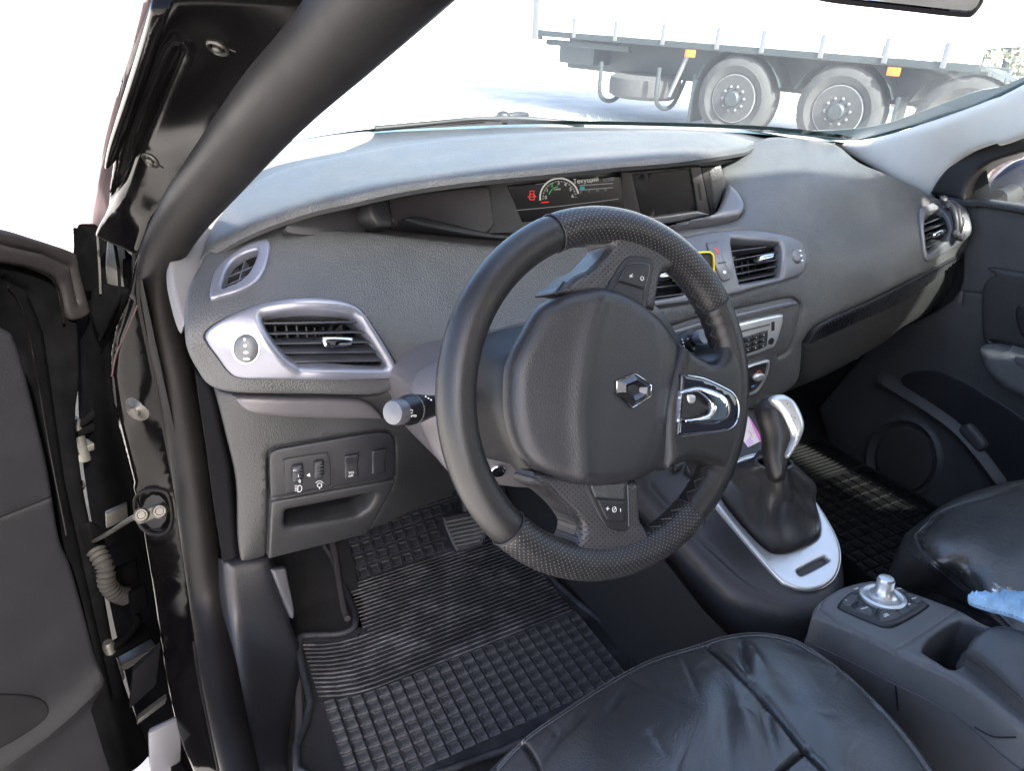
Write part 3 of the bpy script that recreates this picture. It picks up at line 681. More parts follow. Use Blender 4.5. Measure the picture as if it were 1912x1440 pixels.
# hood over the displays
S_hood = Surf([(423, 450, 'y', 1.035), (518, 405, 'z', 1.085), (640, 369, 'z', 1.106), (765, 341, 'z', 1.118), (891, 324, 'z', 1.124), (1048, 311, 'z', 1.127), (1240, 297, 'z', 1.126), (1408, 269, 'z', 1.115), (378, 479, 'y', 1.06), (402, 418, 'z', 1.062), (452, 361, 'z', 1.087), (522, 321, 'z', 1.108), (640, 294, 'z', 1.126), (800, 268, 'z', 1.135), (1000, 252, 'z', 1.14), (1200, 246, 'z', 1.14), (1350, 250, 'z', 1.133)], lam=1e-4)
c_hood = cr([(376, 490), (381, 470), (402, 420), (452, 362), (522, 321), (640, 293), (800, 266), (1000, 250), (1200, 245), (1340, 250), (1395, 262), (1409, 268), (1400, 274), (1383, 279), (1309, 290), (1240, 298), (1159, 304), (1048, 315), (891, 330), (765, 347), (640, 374), (590, 385), (518, 408), (460, 432), (423, 452), (395, 470)], 5)
sheet('display_hood', c_hood, S_hood, m_dash, dash, res=14, edge=(12, .006), skirt=[(0, -.002, -.006), (0, .003, -.013), (0, .02, -.016), (0, .11, -.010)])
# flat shelf towards the windscreen
S_shelf = Surf([(430, 330, 'z', 1.06), (640, 250, 'z', 1.11), (1000, 236, 'z', 1.112), (1400, 246, 'z', 1.105), (640, 330, 'z', 1.09), (1000, 300, 'z', 1.10), (1400, 300, 'z', 1.09), (1560, 266, 'z', 1.088), (400, 430, 'z', 1.04)], lam=1e-4)
sheet('dash_shelf', cr([(392, 440, 1), (415, 360), (450, 312), (520, 282), (640, 254), (800, 243), (1000, 237), (1200, 239), (1408, 246), (1560, 266, 1), (1450, 290), (1350, 300), (1000, 310), (700, 345), (500, 400), (430, 450)], 5), S_shelf, m_dash, dash, res=22, thick=.01)
line('shelf_line', [(850, 262), (920, 258), (960, 253)], S_hood.off(.0), 3, m_dark, dash, h=.001)
# display recess
S_rec = Surf([(700, 400, 'y', 1.07), (720, 370, 'y', 1.10), (900, 360, 'y', 1.12), (900, 440, 'y', 1.10), (1160, 330, 'y', 1.13), (1160, 420, 'y', 1.12), (1340, 320, 'y', 1.13), (1330, 400, 'y', 1.12), (660, 400, 'y', 1.05)])
sheet('display_recess', cr([(560, 400, 1), (640, 350), (760, 325), (900, 310), (1160, 290), (1400, 275, 1), (1370, 420, 1), (1250, 440), (930, 470), (760, 450), (640, 440), (540, 430)], 5), S_rec.off(-.006), m_recess, dash, res=22, thick=.01)
sheet('recess_floor', cr([(520, 414, 1), (600, 408), (690, 424), (760, 432), (900, 436), (1200, 410), (1360, 395, 1), (1380, 412), (1260, 440), (1060, 462), (929, 468), (757, 448), (590, 430)], 4),
      Surf([(520, 416, 'y', 1.06), (690, 418, 'y', 1.10), (690, 440, 'y', 1.03), (930, 430, 'y', 1.12), (930, 468, 'y', 1.03), (1250, 405, 'y', 1.12), (1250, 440, 'y', 1.02), (590, 430, 'y', 1.04)]), m_recess, dash, res=16, thick=.01)
sheet('recess_end', cr([(671, 396), (674, 386), (686, 381), (704, 378), (709, 395), (716, 428), (700, 431), (688, 428), (676, 412)], 4), S_rec.off(.018), m_dash2, dash, res=8, edge=(9, .006), thick=.05)
sheet('recess_panel', cr([(716, 376, 1), (800, 362), (908, 348, 1), (918, 420, 1), (892, 440), (800, 432), (730, 424), (718, 400)], 4), S_rec.off(.010), M('mauve_panel', (.05, .043, .047), .42, bump=.1, bscale=700), dash, res=14, edge=(7, .004), thick=.03)
sheet('recess_lip', cr([(732, 424), (760, 420), (830, 430), (900, 441), (930, 443), (930, 452), (860, 448), (770, 436)], 4), S_rec.off(.030), m_dark, dash, res=10, edge=(4, .003), thick=.02)
# instrument screen
S_scr = Plane(at(1040, 370, 'y', 1.105), (-.30, -1, .12))
m_scr = M('screen_glass', (.006, .006, .008), .30, var=0, spec=.3)
scr = sheet('instrument_display', cr([(908, 350, 1), (1158, 328, 1), (1168, 392, 1), (918, 422, 1)], 2), S_scr, m_scr, dash, res=30, edge=(3, .001), thick=.02)
def EM(name, col, s): return M(name, (.01, .01, .01), .5, var=0, emit=(col, s))
e_red, e_wht, e_grn, e_teal, e_gry = EM('lit_red', (1, .05, .04), .16), EM('lit_white', (.9, .88, .8), .09), EM('lit_green', (.1, .9, .25), .08), EM('lit_teal', (.05, .8, .75), .06), EM('lit_grey', (.5, .5, .5), .06)
P_ = lambda x, y: (640+x/3.187, 250+y/3.187)
def arc(cx, cy, rx, ry, a0, a1, n=14): return [(cx+rx*math.cos(math.radians(a)), cy-ry*math.sin(math.radians(a))) for a in np.linspace(a0, a1, n)]
gc = P_(1288, 385)
line('gauge_ring', arc(gc[0], gc[1]-2, 36, 36, 188, 12), S_scr, 3.2, e_wht, scr, h=.0015)
line('gauge_ring', arc(gc[0], gc[1]-2, 30.5, 31, 185, 15), S_scr, .9, e_gry, scr, h=.0015)
line('gauge_ring', arc(gc[0], gc[1]-2, 20, 21, 165, 100), S_scr, 1.4, e_grn, scr, h=.0015)
for i, a in enumerate(np.linspace(184, 2, 7)):
    c_ = (gc[0]+25*math.cos(math.radians(a)), gc[1]-4-25*math.sin(math.radians(a)))
    text('gauge_digit', '0123456'[i], (c_[0]-2.4, c_[1]+3), (c_[0]+20, c_[1]+1), S_scr, 6.5, e_grn if i == 2 else e_wht, scr, h=.0015)
for i, a in enumerate(np.linspace(184, 2, 19)):
    line('gauge_tick', [(gc[0]+29*math.cos(math.radians(a)), gc[1]-2-29*math.sin(math.radians(a))), (gc[0]+32*math.cos(math.radians(a)), gc[1]-2-32*math.sin(math.radians(a)))], S_scr, .9, e_wht, scr, h=.0015)
line('gauge_needle', [(gc[0]-34, gc[1]+7), (gc[0]-20, gc[1]+6)], S_scr, 2, e_red, scr, h=.0018)
text('gauge_word', 'r/min', P_(1258, 335), P_(1300, 331), S_scr, 4, e_wht, scr, h=.0015)
text('display_word', 'Текущий', P_(1370, 297), P_(1460, 287), S_scr, 8, e_wht, scr, h=.0015)
text('display_word', 'L/100', P_(1550, 283), P_(1600, 277), S_scr, 6.5, e_gry, scr, h=.0015)
line('display_bar', [P_(1408, 306), P_(1606, 293)], S_scr, 2, e_gry, scr, h=.0015); line('display_bar', [P_(1408, 334), P_(1606, 318)], S_scr, 2, e_gry, scr, h=.0015)
line('display_bar', [P_(1410, 322), P_(1436, 320)], S_scr, 6, e_teal, scr, h=.0015)
for x, y, s in ((1410, 355, '0'), (1460, 350, '5'), (1503, 345, '10'), (1550, 341, '15')): text('display_digit', s, P_(x, y), P_(x+40, y-4), S_scr, 4.5, e_gry, scr, h=.0015)
line('display_rule', [P_(998, 457), P_(1300, 428), P_(1638, 386)], S_scr, 1.6, e_gry, scr, h=.0015); line('display_rule', [P_(888, 468), P_(906, 466)], S_scr, 2, e_wht, scr, h=.0015)
text('display_word', 'TFT DISPLAY', P_(915, 469), P_(990, 459), S_scr, 3.2, e_gry, scr, h=.0015)
line('display_rule', [P_(900, 318), P_(915, 430)], S_scr, 2.5, e_gry, scr, h=.0015)
line('display_rule', [P_(1145, 300), P_(1205, 292)], S_scr, .8, e_gry, scr, h=.0015)
# red car symbol with open door
cx, cy = P_(1125, 365)
for pts in ([(-4.5, 8), (-4.5, 2), (-3.5, -2), (-3.5, -8), (3.5, -8.5), (3.5, -2), (4.5, 2), (4.5, 8), (-4.5, 8)], [(-4.5, 1), (-8, 4)], [(4.5, 0), (8, 3)], [(-3, -2), (3, -2.3)], [(-4, 3), (4, 2.8)]):
    line('door_warning', [(cx+a, cy+b) for a, b in pts] if len(pts) > 2 else [(cx+pts[0][0], cy+pts[0][1]), (cx+pts[1][0], cy+pts[1][1])], S_scr, 1.6, e_red, scr, h=.0016, sm=1)
# navigation screen
S_nav = Plane(at(1240, 360, 'y', 1.085), (-.42, -1, .10))
P8 = lambda x, y: (1150+x/2.7314, 280+y/2.7314)
nb = cr([P8(20, 110)+(1,), P8(100, 105)+(1,), P8(430, 80)+(1,), P8(482, 330)+(1,), P8(440, 348), P8(280, 372), P8(110, 380)+(1,), P8(20, 340)+(1,)], 3)
ns = np.array([P8(82, 130), P8(378, 98), P8(415, 312), P8(130, 350)])
nav = sheet('navigation_display', nb, S_nav, m_recess, dash, holes=[ns], res=20, edge=(4, .003), hedge=(4, .003), thick=.02)
sheet('screen_pane', grow(ns, 1.01), S_nav.off(-.004), m_scr, nav, res=30, thick=.003)
sheet('card_slot', np.array([P8(416, 175), P8(428, 173), P8(440, 255), P8(428, 258)]), S_nav.off(.004), m_hole, nav, res=20, thick=.001)
sheet('bezel_lip', cr([P8(130, 350)+(1,), P8(415, 312)+(1,), P8(480, 330)+(1,), P8(280, 372), P8(140, 378)+(1,)], 3), S_nav.off(.010), m_sil2, nav, res=20, edge=(4, .003), thick=.012)
sheet('navigation_side', np.array([P8(436, 92), P8(470, 88), P8(505, 325), P8(490, 345)]), S_nav.off(-.002), m_black, nav, res=30, thick=.03)
sheet('recess_side', cr([P8(468, 86)+(1,), P8(535, 78)+(1,), P8(548, 130), P8(556, 185), P8(530, 260), P8(500, 330)+(1,)], 4), S_nav.off(-.010), m_trim if False else m_dash, nav, res=14, edge=(5, .003), thick=.02)
sheet('display_corner', cr([P8(560, 188)+(1,), P8(600, 218), P8(632, 262), P8(646, 306), P8(630, 340), P8(590, 352), P8(480, 370), P8(360, 388), P8(250, 402)+(1,), P8(380, 372), P8(490, 345), P8(530, 290), P8(550, 240)], 4), S_face.off(.004), m_sil2, dash, res=10, edge=(9, .008), thick=.02)
text('bezel_mark', 'o', P8(245, 386), P8(280, 382), S_nav.off(.012), 5, m_black, nav)

# ---- air vents
def slats(par, S, segs, depth=.022, h=-.004, mat=m_slat, r=.0019):
    for (a, b) in segs:
        A, B = S.P(a)[0], S.P(b)[0]; n = S.N(a)[0]; c = (A+B)/2+n*(h-depth/2); hx = (B-A)/2
        up = np.cross(hx, n); up /= np.linalg.norm(up)
        d = n*.97+up*.24
        box('slat', c, hx, d*depth/2, np.cross(hx/np.linalg.norm(hx), d)*r*.62, mat, par, bev=.0006, seg=1)
def vanes(par, S, segs, depth=.02, h=-.034, mat=m_dark):
    for (a, b) in segs:
        A, B = S.P(a)[0], S.P(b)[0]; n = S.N(a)[0]; c = (A+B)/2+n*(h-depth/2); hx = (B-A)/2
        box('vane', c, hx, n*depth/2, np.cross(hx/np.linalg.norm(hx), n)*.0012, mat, par)
def vent_box(par, S, o, depth=.07):
    """duct behind the opening"""
    n = S.N(o.mean(0))[0]; sheet('duct', grow(o, 1.06), S.off(-depth), m_hole, par, res=24, thick=.001)
    L = grow(o, 1.02); A = S.P(L)-n*.002; B = A-n*depth; k = len(L)
    mk('duct_wall', np.concatenate([A, B]), [[i, (i+1) % k, k+(i+1) % k, k+i] for i in range(k)], m_hole, par)
def knob(par, S, cx, cy, rx, ry, mat, rot=0, hgt=.006, name='dial'):
    return sheet(name, ell(cx, cy, rx, ry, rot=rot), S.off(.001), mat, par, res=7, edge=(min(rx, ry)*.8, hgt), thick=.003)
b_left = cr([(384, 625), (401, 608), (437, 589), (496, 569), (551, 560), (604, 560), (646, 567), (671, 581), (690, 606), (715, 644), (734, 675), (743, 692), (737, 701), (723, 706), (618, 707), (507, 706), (451, 704), (429, 693), (407, 664), (390, 642)], 4)
Sb = S_face.off(.003)
v = sheet('air_vent', b_left, Sb, m_silver, dash, holes=[o_left], res=8, edge=(7, .004), hedge=(13, .009), thick=.012, label='silver framed main vent by the driver\'s door')
sheet('shadow_gap', grow(b_left, 1.025), S_face.off(.0015), m_hole, v, holes=[grow(b_left, .98)], res=20, thick=.001)
slats(v, S_face, [((489, 598), (666, 595)), ((497, 619), (682, 616)), ((508, 639), (697, 636)), ((522, 658), (708, 656)), ((540, 676), (717, 674))])
vanes(v, S_face, [((x0, 584), (x0+12, 686)) for x0 in (505, 527, 549, 571, 593, 615, 637, 659)])
vent_box(v, S_face, o_left)
sheet('vent_tab', cr([(600, 633), (606, 629), (650, 630), (654, 634), (652, 641), (646, 645), (608, 646), (602, 642)], 3), S_face.off(.005), m_chrome, v, res=6, edge=(5, .004), thick=.012)
sheet('dial_ring', ell(461, 649, 28, 29), S_face.off(.006), m_sil3, v, res=8, edge=(5, .002), thick=.003, holes=[ell(461, 649, 24, 25)])
k = knob(v, S_face.off(.005), 461, 650, 24.5, 25.5, M('dial_grey', (.10, .105, .11), .35, var=.1))
for dy, rx in ((-16, 2.5), (-6, 3.5), (5, 4.8), (16, 6.5)): sheet('dial_mark', ell(461+dy*.12, 650+dy, rx, 2.2, n=10), S_face.off(.0125), m_white, k, res=6, thick=.001)
b_small = cr([(393, 558), (397, 528), (407, 506), (432, 481), (462, 461), (490, 451), (505, 454), (504, 478), (496, 506), (479, 531), (451, 547), (418, 557), (400, 562)], 4)
v = sheet('air_vent', b_small, Sb, m_silver, dash, holes=[o_small], res=7, edge=(6, .003), hedge=(6, .004), thick=.01, label='small silver side window vent')
slats(v, S_face, [((421, 512), (482, 486)), ((417, 528), (474, 503)), ((416, 541), (458, 522))], depth=.012)
slats(v, S_face, [((456, 482), (441, 532))], depth=.010)
vent_box(v, S_face, o_small, .05)
# centre vents
b_cen = cr([(1120, 470), (1180, 456), (1262, 448), (1326, 437), (1406, 434), (1465, 443), (1494, 456), (1503, 478), (1500, 503), (1480, 518), (1406, 538), (1355, 552), (1223, 573), (1150, 580), (1110, 560), (1105, 510)], 4)
v = sheet('air_vent', b_cen, Sb, m_sil2, dash, holes=[o_cr, o_cl], res=9, edge=(6, .003), hedge=(7, .005), thick=.012, label='grey twin centre vent panel')
slats(v, S_face, [(P8(585, 502), P8(770, 478)), (P8(588, 550), P8(833, 505)), (P8(598, 588), P8(838, 545)), (P8(605, 628), P8(836, 580)), (P8(618, 665), P8(832, 622))])
slats(v, S_face, [((1152, 500), (1272, 486)), ((1152, 520), (1280, 505)), ((1156, 540), (1284, 524)), ((1165, 558), (1282, 542))])
vanes(v, S_face, [((x0, 455), (x0+4, 528)) for x0 in (1380, 1394, 1408, 1422, 1436)])
vent_box(v, S_face, o_cr); vent_box(v, S_face, o_cl)
sheet('vent_tab', cr([P8(718, 560), P8(728, 545), P8(785, 535), P8(790, 545), P8(782, 562), P8(725, 574)], 3), S_face.off(.005), m_chrome, v, res=6, edge=(4, .004), thick=.012)
sheet('vent_tab', cr([(1232, 515), (1262, 510), (1266, 517), (1234, 523)], 3), S_face.off(.005), m_chrome, v, res=6, edge=(3, .003), thick=.012)
k = knob(v, S_face.off(.003), 1482, 480, 10, 14, m_sil2, rot=-.2)
for i in range(3): sheet('dial_mark', ell(1486+i*1.5, 472+i*8, 2, 1.6, n=8), S_face.off(.010), m_white, k, res=6, thick=.001)
pl = sheet('hazard_switch', cr([P8(455, 502), P8(478, 487), P8(524, 489), P8(540, 560), P8(570, 650), P8(556, 670), P8(530, 672), P8(500, 620)], 4), S_face.off(.006), m_sil2, v, res=8, edge=(4, .003), thick=.006)
line('switch_gap', [P8(510, 592), P8(550, 585)], S_face.off(.0095), 1.5, m_black, pl); sheet('switch_mark', ell(*P8(540, 632), 3, 3, n=10), S_face.off(.0095), m_white, pl, res=6, thick=.001)
sheet('switch_mark', np.array([P8(490, 520), P8(512, 516), P8(520, 545), P8(500, 550)]), S_face.off(.0095), M('hazard_red', (.35, .08, .06), .5), pl, res=20, thick=.001)
# right vent
P7 = lambda x, y: (960+x/2.0084, y/2.0084)
b_right = cr([P7(1515, 805), P7(1530, 780), P7(1600, 755), P7(1650, 758), P7(1690, 785), P7(1708, 830), P7(1705, 880), P7(1640, 930), P7(1570, 972), P7(1540, 978), P7(1528, 940), P7(1520, 870)], 4)
v = sheet('air_vent', b_right, Sb, m_sil2, dash, holes=[o_right], res=8, edge=(5, .003), hedge=(6, .004), thick=.012, label='grey vent beside the passenger door')
slats(v, S_face, [((1727, 415), (1764, 400)), ((1725, 430), (1770, 412)), ((1726, 446), (1772, 427)), ((1729, 462), (1762, 446))])
vent_box(v, S_face, o_right)
sheet('vent_tab', cr([(1738, 437), (1756, 428), (1760, 432), (1757, 438), (1741, 444)], 3), S_face.off(.005), m_chrome, v, res=6, edge=(3, .003), thick=.010)
k = knob(v, S_face.off(.003), *P7(1668, 838), 8, 13, m_sil2)
for i in range(4): sheet('dial_mark', ell(P7(1668, 820)[0]+1, P7(1668, 820)[1]+i*6, 1.6, 1.5, n=8), S_face.off(.010), m_white, k, res=6, thick=.001)
# silver strip and knee panel on the driver's side
S_kn = Surf([(370, 700, 'y', .97), (415, 1052, 'y', .955), (445, 1045, 'y', .93), (440, 737, 'y', .945), (500, 1042, 'y', .93), (500, 850, 'y', .935), (735, 890, 'y', .93), (690, 990, 'y', .95), (715, 780, 'y', .93), (800, 800, 'y', .95), (830, 920, 'y', 1.0), (600, 800, 'y', .93), (850, 760, 'y', .94)], lam=1e-4)
c_kn = cr([(395, 722, 1), (440, 734), (560, 736), (690, 738), (735, 727), (770, 710), (860, 700, 1), (870, 880, 1), (846, 930, 1), (800, 945), (690, 995), (600, 1020), (499, 1042), (458, 1052), (446, 1044), (440, 1000), (438, 900), (418, 810)], 4)
p_tray = cr([(504, 935, 1), (620, 914), (738, 893, 1), (727, 919), (699, 969), (683, 996, 1), (600, 1017), (499, 1042, 1), (501, 990)], 4)
o_tray = cr([(531, 962), (533, 953), (545, 949), (621, 934), (690, 920), (700, 922), (693, 941), (677, 956), (652, 966), (559, 981), (537, 982), (531, 976)], 4)
p_sw = cr([(503, 930, 1), (501, 860), (509, 841), (559, 830), (652, 814), (712, 806), (731, 812), (738, 834), (738, 890, 1), (620, 911)], 4)
knee = sheet('knee_panel', c_kn, S_kn, m_dash2, dash, res=12, edge=(10, .006, 1), thick=.03, holes=[grow(o_tray, 1.02)],
             hf=addf(groove(p_sw, 3.0, .004), groove(cr([(738, 893), (727, 919), (699, 969), (683, 996)], 5, False), 2.5, .004), groove(cr([(501, 860), (502, 935), (499, 1042)], 5, False), 3, .005)))
sheet('end_cap', cr([(362, 690, 1), (392, 722), (412, 800), (430, 880), (436, 960), (441, 1044, 1), (414, 1054, 1), (398, 950), (382, 830), (368, 740)], 4), S_kn.off(-.004), m_door, dash, res=12, edge=(10, .006), thick=.03)
sheet('trim_strip', cr([(435, 736, 1), (452, 757), (474, 768), (527, 775), (621, 779), (712, 780, 1), (704, 766), (684, 749), (652, 741), (559, 739), (481, 737)], 5), S_kn.off(.004), m_mauve, dash, res=10, edge=(12, .007), thick=.012)
sp = sheet('switch_panel', grow(p_sw, .985), S_kn.off(.001), m_dark, dash, res=12, edge=(4, .003), thick=.01)
sheet('tray_front', grow(p_tray, .985), S_kn.off(.002), m_dash2, dash, res=10, edge=(5, .003), holes=[o_tray], hedge=(9, .007), thick=.012)
n0 = S_kn.N((620, 955))[0]
sheet('tray_pocket', grow(o_tray, 1.08), S_kn.off(-.045), m_dark, dash, res=20, thick=.001)
A = S_kn.P(o_tray)-n0*.004; B = A-n0*.05; kk = len(o_tray)
mk('pocket_wall', np.concatenate([A, B]), [[i, (i+1) % kk, kk+(i+1) % kk, kk+i] for i in range(kk)], m_dark, dash)
S_sw = S_kn.off(.004)
us = cr([(529, 862), (534, 855), (602, 844), (612, 847), (617, 869), (617, 897), (609, 906), (540, 919), (532, 912)], 4)
un = sheet('dimmer_unit', us, S_sw, m_dark, sp, res=10, edge=(3, .002), thick=.004)
line('unit_rim', np.vstack([us, us[:1]])[::4], S_sw.off(.002), 1.6, m_sil2 if False else m_dash2, un)
for cx, cy, w_, h_ in ((554, 880, 10, 17), (593, 872, 9, 17)):
    sheet('thumbwheel_slot', np.array([(cx-w_-1, cy-h_-4), (cx+w_+1, cy-h_-7), (cx+w_+1, cy+h_+1), (cx-w_-1, cy+h_+4)]), S_sw.off(.0015), m_black, sp, res=20, thick=.001)
    sheet('thumbwheel', cr([(cx-w_, cy-h_+3), (cx, cy-h_), (cx+w_, cy-h_), (cx+w_+1, cy), (cx+w_, cy+h_-2), (cx, cy+h_), (cx-w_, cy+h_), (cx-w_-1, cy)], 3), S_sw.off(.0025), m_dark, sp, res=5, edge=(9, .007), thick=.003)
    for q in (-9, -3, 3, 9): line('thumbwheel_ridge', [(cx-w_+1, cy+q+1), (cx+w_-1, cy+q-1)], S_sw.off(.0095), 1.4, m_dash, sp)
text('switch_print', '2', (551, 872), (551, 852), S_sw.off(.0105), 5, m_white, sp); text('switch_print', '1', (553, 883), (570, 880), S_sw.off(.0105), 6, m_white, sp); text('switch_print', '0', (555, 893), (575, 889), S_sw.off(.0105), 6, m_white, sp)
sheet('switch_print', np.array([(571, 884), (577, 880), (578, 887)]), S_sw.off(.003), m_white, sp, res=20, thick=.0005)
for k_ in range(4): line('switch_print', [(549, 903.5+k_*3), (553, 902.7+k_*3)], S_sw.off(.0025), 1.1, m_white, sp)
line('switch_print', [(555, 903), (560, 903), (562, 908), (560, 913), (555, 914), (555, 903)], S_sw.off(.0025), 1.2, m_white, sp)
line('switch_print', arc(595, 902, 4, 4, -60, 240), S_sw.off(.0025), 1.2, m_white, sp); line('switch_print', arc(595, 901, 7.5, 7, 25, 155), S_sw.off(.0025), 1.1, m_white, sp); line('switch_print', [(595, 905), (595, 908)], S_sw.off(.0025), 2, m_white, sp)
for q in ([(642, 848), (667, 844), (668, 886), (643, 891)], [(692, 839), (717, 835), (717, 879), (693, 883)]):
    q = np.array(q, float)
    sheet('switch_well', cr([tuple(p)+(1,) for p in grow(q, 1.10)], 2), S_sw.off(-.001), m_black, sp, res=20, thick=.001)
    sheet('push_switch', cr([tuple(p)+(1,) for p in q], 3), S_sw.off(.0005), m_dark, sp, res=6, edge=(3, .002), thick=.003, hf=lambda p, q=q: .0035*np.clip(1-(p[:, 1]-q[0][1])/12, 0, 1)-.002*np.exp(-((p[:, 1]-q[0][1]-22)/10)**2))
text('switch_print', 'TCS', (648, 880), (668, 877), S_sw.off(.004), 4.2, m_white, sp); text('switch_print', 'OFF', (648, 885.5), (668, 882.5), S_sw.off(.004), 3.6, m_white, sp)
# centre stack: audio unit and climate dial
S_rad = S_face.off(.004)
rb = cr([(1240, 622, 1), (1311, 600), (1366, 588), (1472, 563), (1488, 567), (1490, 582), (1474, 646), (1460, 658), (1400, 676), (1270, 700, 1)], 4)
ra = sheet('audio_surround', rb, S_face.off(-.002), m_dash2, dash, res=12, edge=(8, .004, 1), thick=.01)
sheet('audio_top', cr([(1240, 622, 1), (1311, 600), (1366, 587), (1472, 563), (1486, 568), (1470, 573), (1380, 594), (1311, 610), (1245, 632, 1)], 4), S_face.off(.001), m_sil2, ra, res=10, edge=(4, .003), thick=.006)
rf = cr([(1252, 640, 1), (1311, 622), (1375, 603), (1450, 587), (1457, 592), (1456, 605), (1444, 640), (1432, 650), (1392, 664), (1280, 690, 1)], 4)
au = sheet('audio_unit', rf, S_rad, m_sil3, dash, res=10, edge=(4, .003), thick=.008)
bc = cr([(1300, 655, 1), (1384, 627), (1424, 615), (1428, 618), (1426, 640), (1422, 646), (1395, 657), (1310, 682, 1)], 3)
sheet('keypad', bc, S_rad.off(.002), m_black, au, res=12, edge=(3, .002), thick=.004)
for r_ in range(3):
    for c_ in range(3):
        a = np.array([1384+c_*14.0-r_*.6, 628.5-c_*4.2+r_*9.6]); q = np.array([a, a+[12, -3.6], a+[11.6, 4.6], a+[-.3, 8.2]])
        sheet('audio_button', q, S_rad.off(.0045), m_dark, au, res=20, edge=(2, .0015), thick=.002)
        text('button_print', ('123', '<S>', '456')[r_][c_], (a[0]+4, a[1]+4.5), (a[0]+14, a[1]+1.5), S_rad.off(.0065), 3.2, m_white, au)
line('disc_slot', [(1376, 617), (1430, 604)], S_rad.off(.0032), 2.6, m_black, au)
sheet('usb_socket', np.array([(1434, 600), (1440, 598.5), (1440, 615), (1434, 617)]), S_rad.off(.0032), m_black, au, res=20, thick=.0005)
lathe('jack_socket', S_rad.P((1433, 635))[0]+S_rad.N((1433, 635))[0]*.003, S_rad.N((1433, 635))[0], [(.006, 0), (.006, .002), (.0042, .002), (.0035, -.001), (0, -.001)], m_black, au, n=14)
cl = cr([(1380, 690, 1), (1397, 681), (1428, 672), (1434, 675), (1430, 697), (1417, 724), (1401, 737), (1370, 745, 1)], 4)
cb = sheet('climate_panel', cl, S_face.off(.003), m_sil3, dash, res=10, edge=(3, .002), thick=.008, holes=[grow(cl, .86)])
sheet('climate_face', grow(cl, .87), S_face.off(.001), m_black, cb, res=12, thick=.002)
sheet('climate_dial', ell(1414, 703, 11, 7, rot=-.4), S_face.off(.003), m_sil3, cb, res=5, edge=(4, .004), thick=.006)
line('climate_mark', [(1410, 694), (1414, 691), (1418, 693)], S_face.off(.003), 1.8, m_red, cb); line('climate_mark', [(1400, 721), (1405, 719)], S_face.off(.003), 1.8, M('blue_print', (.05, .3, .7), .5), cb)
# glovebox with ribbed strip
S_gl = Surf([(1501, 643, 'y', .895), (1464, 738, 'y', .93), (1565, 698, 'y', .95), (1655, 646, 'y', .97), (1762, 580, 'y', .98), (1800, 560, 'y', .98), (1804, 490, 'y', .955), (1626, 575, 'y', .915), (1721, 530, 'y', .93), (1560, 650, 'y', .92), (1500, 700, 'y', .91)], lam=1e-4)
gb = sheet('glovebox', cr([(1501, 644, 1), (1531, 622), (1626, 575), (1721, 526), (1780, 498), (1804, 472, 1), (1806, 510), (1803, 550), (1797, 562), (1762, 582), (1693, 618), (1655, 648), (1565, 700), (1500, 730), (1460, 745), (1478, 728), (1492, 708), (1499, 680)], 4), S_gl, m_dash2, dash, res=12, edge=(26, .016, 1), thick=.08,
           hf=addf(groove([(1776, 500), (1772, 530), (1768, 562)], 2.5, .003), groove([(1500, 646), (1499, 690), (1490, 716), (1466, 738)], 2.5, .003)))
su = cr([(1501, 641), (1531, 606), (1626, 562), (1721, 514), (1796, 472)], 12, False); sl = cr([(1501, 642), (1538, 626), (1608, 595), (1699, 551), (1798, 474)], 12, False)
sheet('pull_strip', np.vstack([su, sl[::-1][1:-1]]), S_gl.off(.004), m_dark, dash, res=12, thick=.008)
nr = 56
for i in range(1, nr):
    f_ = i/nr*(len(su)-1); j = min(int(f_), len(su)-2); q = f_-j
    line('strip_rib', [su[j]*(1-q)+su[j+1]*q+[0, 1], sl[j]*(1-q)+sl[j+1]*q+[-1, -1]], S_gl.off(.005), 3.2, m_dark, dash, n=6)
m_scuff = M('scuff', (.16, .16, .16), .6)
for a_, b_ in (((1568, 692), (1610, 672)), ((1618, 660), (1648, 648))): line('scuff_mark', [a_, ((a_[0]+b_[0])/2, (a_[1]+b_[1])/2-1), b_], S_gl.off(-.009), 1.6, m_scuff, gb, n=4)

# ---- small things clipped to the dashboard
ph = thing('phone_holder', S_face.P((1315, 492))[0], 'black holder with a bright yellow rim in front of the centre vents', 'phone holder')
S_ph = Plane(S_face.P((1315, 492))[0]+np.array([0, -.03, .01]), (-.25, -1, .25))
pc = cr([(1258, 474, 1), (1318, 469), (1330, 472), (1334, 482), (1334, 510), (1330, 518), (1262, 526, 1)], 4)
m_yel = M('yellow_plastic', (.85, .62, .02), .4)
sheet('yellow_rim', pc, S_ph, m_yel, ph, res=14, edge=(3, .002), thick=.012, holes=[grow(pc, .88)])
sheet('holder_pad', grow(pc, .885), S_ph.off(-.002), m_dark, ph, res=14, thick=.01)
tube('holder_arm', [S_ph.P((1300, 497))[0]+np.array([0, .008, 0]), S_face.P((1296, 500))[0]+np.array([0, .0, 0])], .008, m_black, ph, n=8, sm=2)
cp = thing('phone_clamp', S_face.P((1765, 420))[0], 'small black clip-on clamp hanging from the passenger side vent', 'clamp')
Q = lambda x, y, h: S_face.P((x, y))[0]+S_face.N((x, y))[0]*h
tube('clamp_arm', [Q(1752, 386, .012), Q(1764, 400, .022), Q(1770, 416, .022), Q(1774, 436, .018)], [.004, .006, .006, .005], m_dark, cp, n=10)
tube('clamp_plate', [Q(1770, 390, .016), Q(1776, 405, .022), Q(1780, 425, .020), Q(1782, 436, .014)], [.003, .006, .007, .004], m_dark, cp, n=8)
for x, y in ((1752, 386), (1762, 398), (1770, 437), (1782, 440)): lathe('clamp_screw', Q(x, y, .018), S_face.N((x, y))[0], [(.008, -.004), (.008, .004), (.004, .008), (0, .008)], m_dark, cp, n=12)

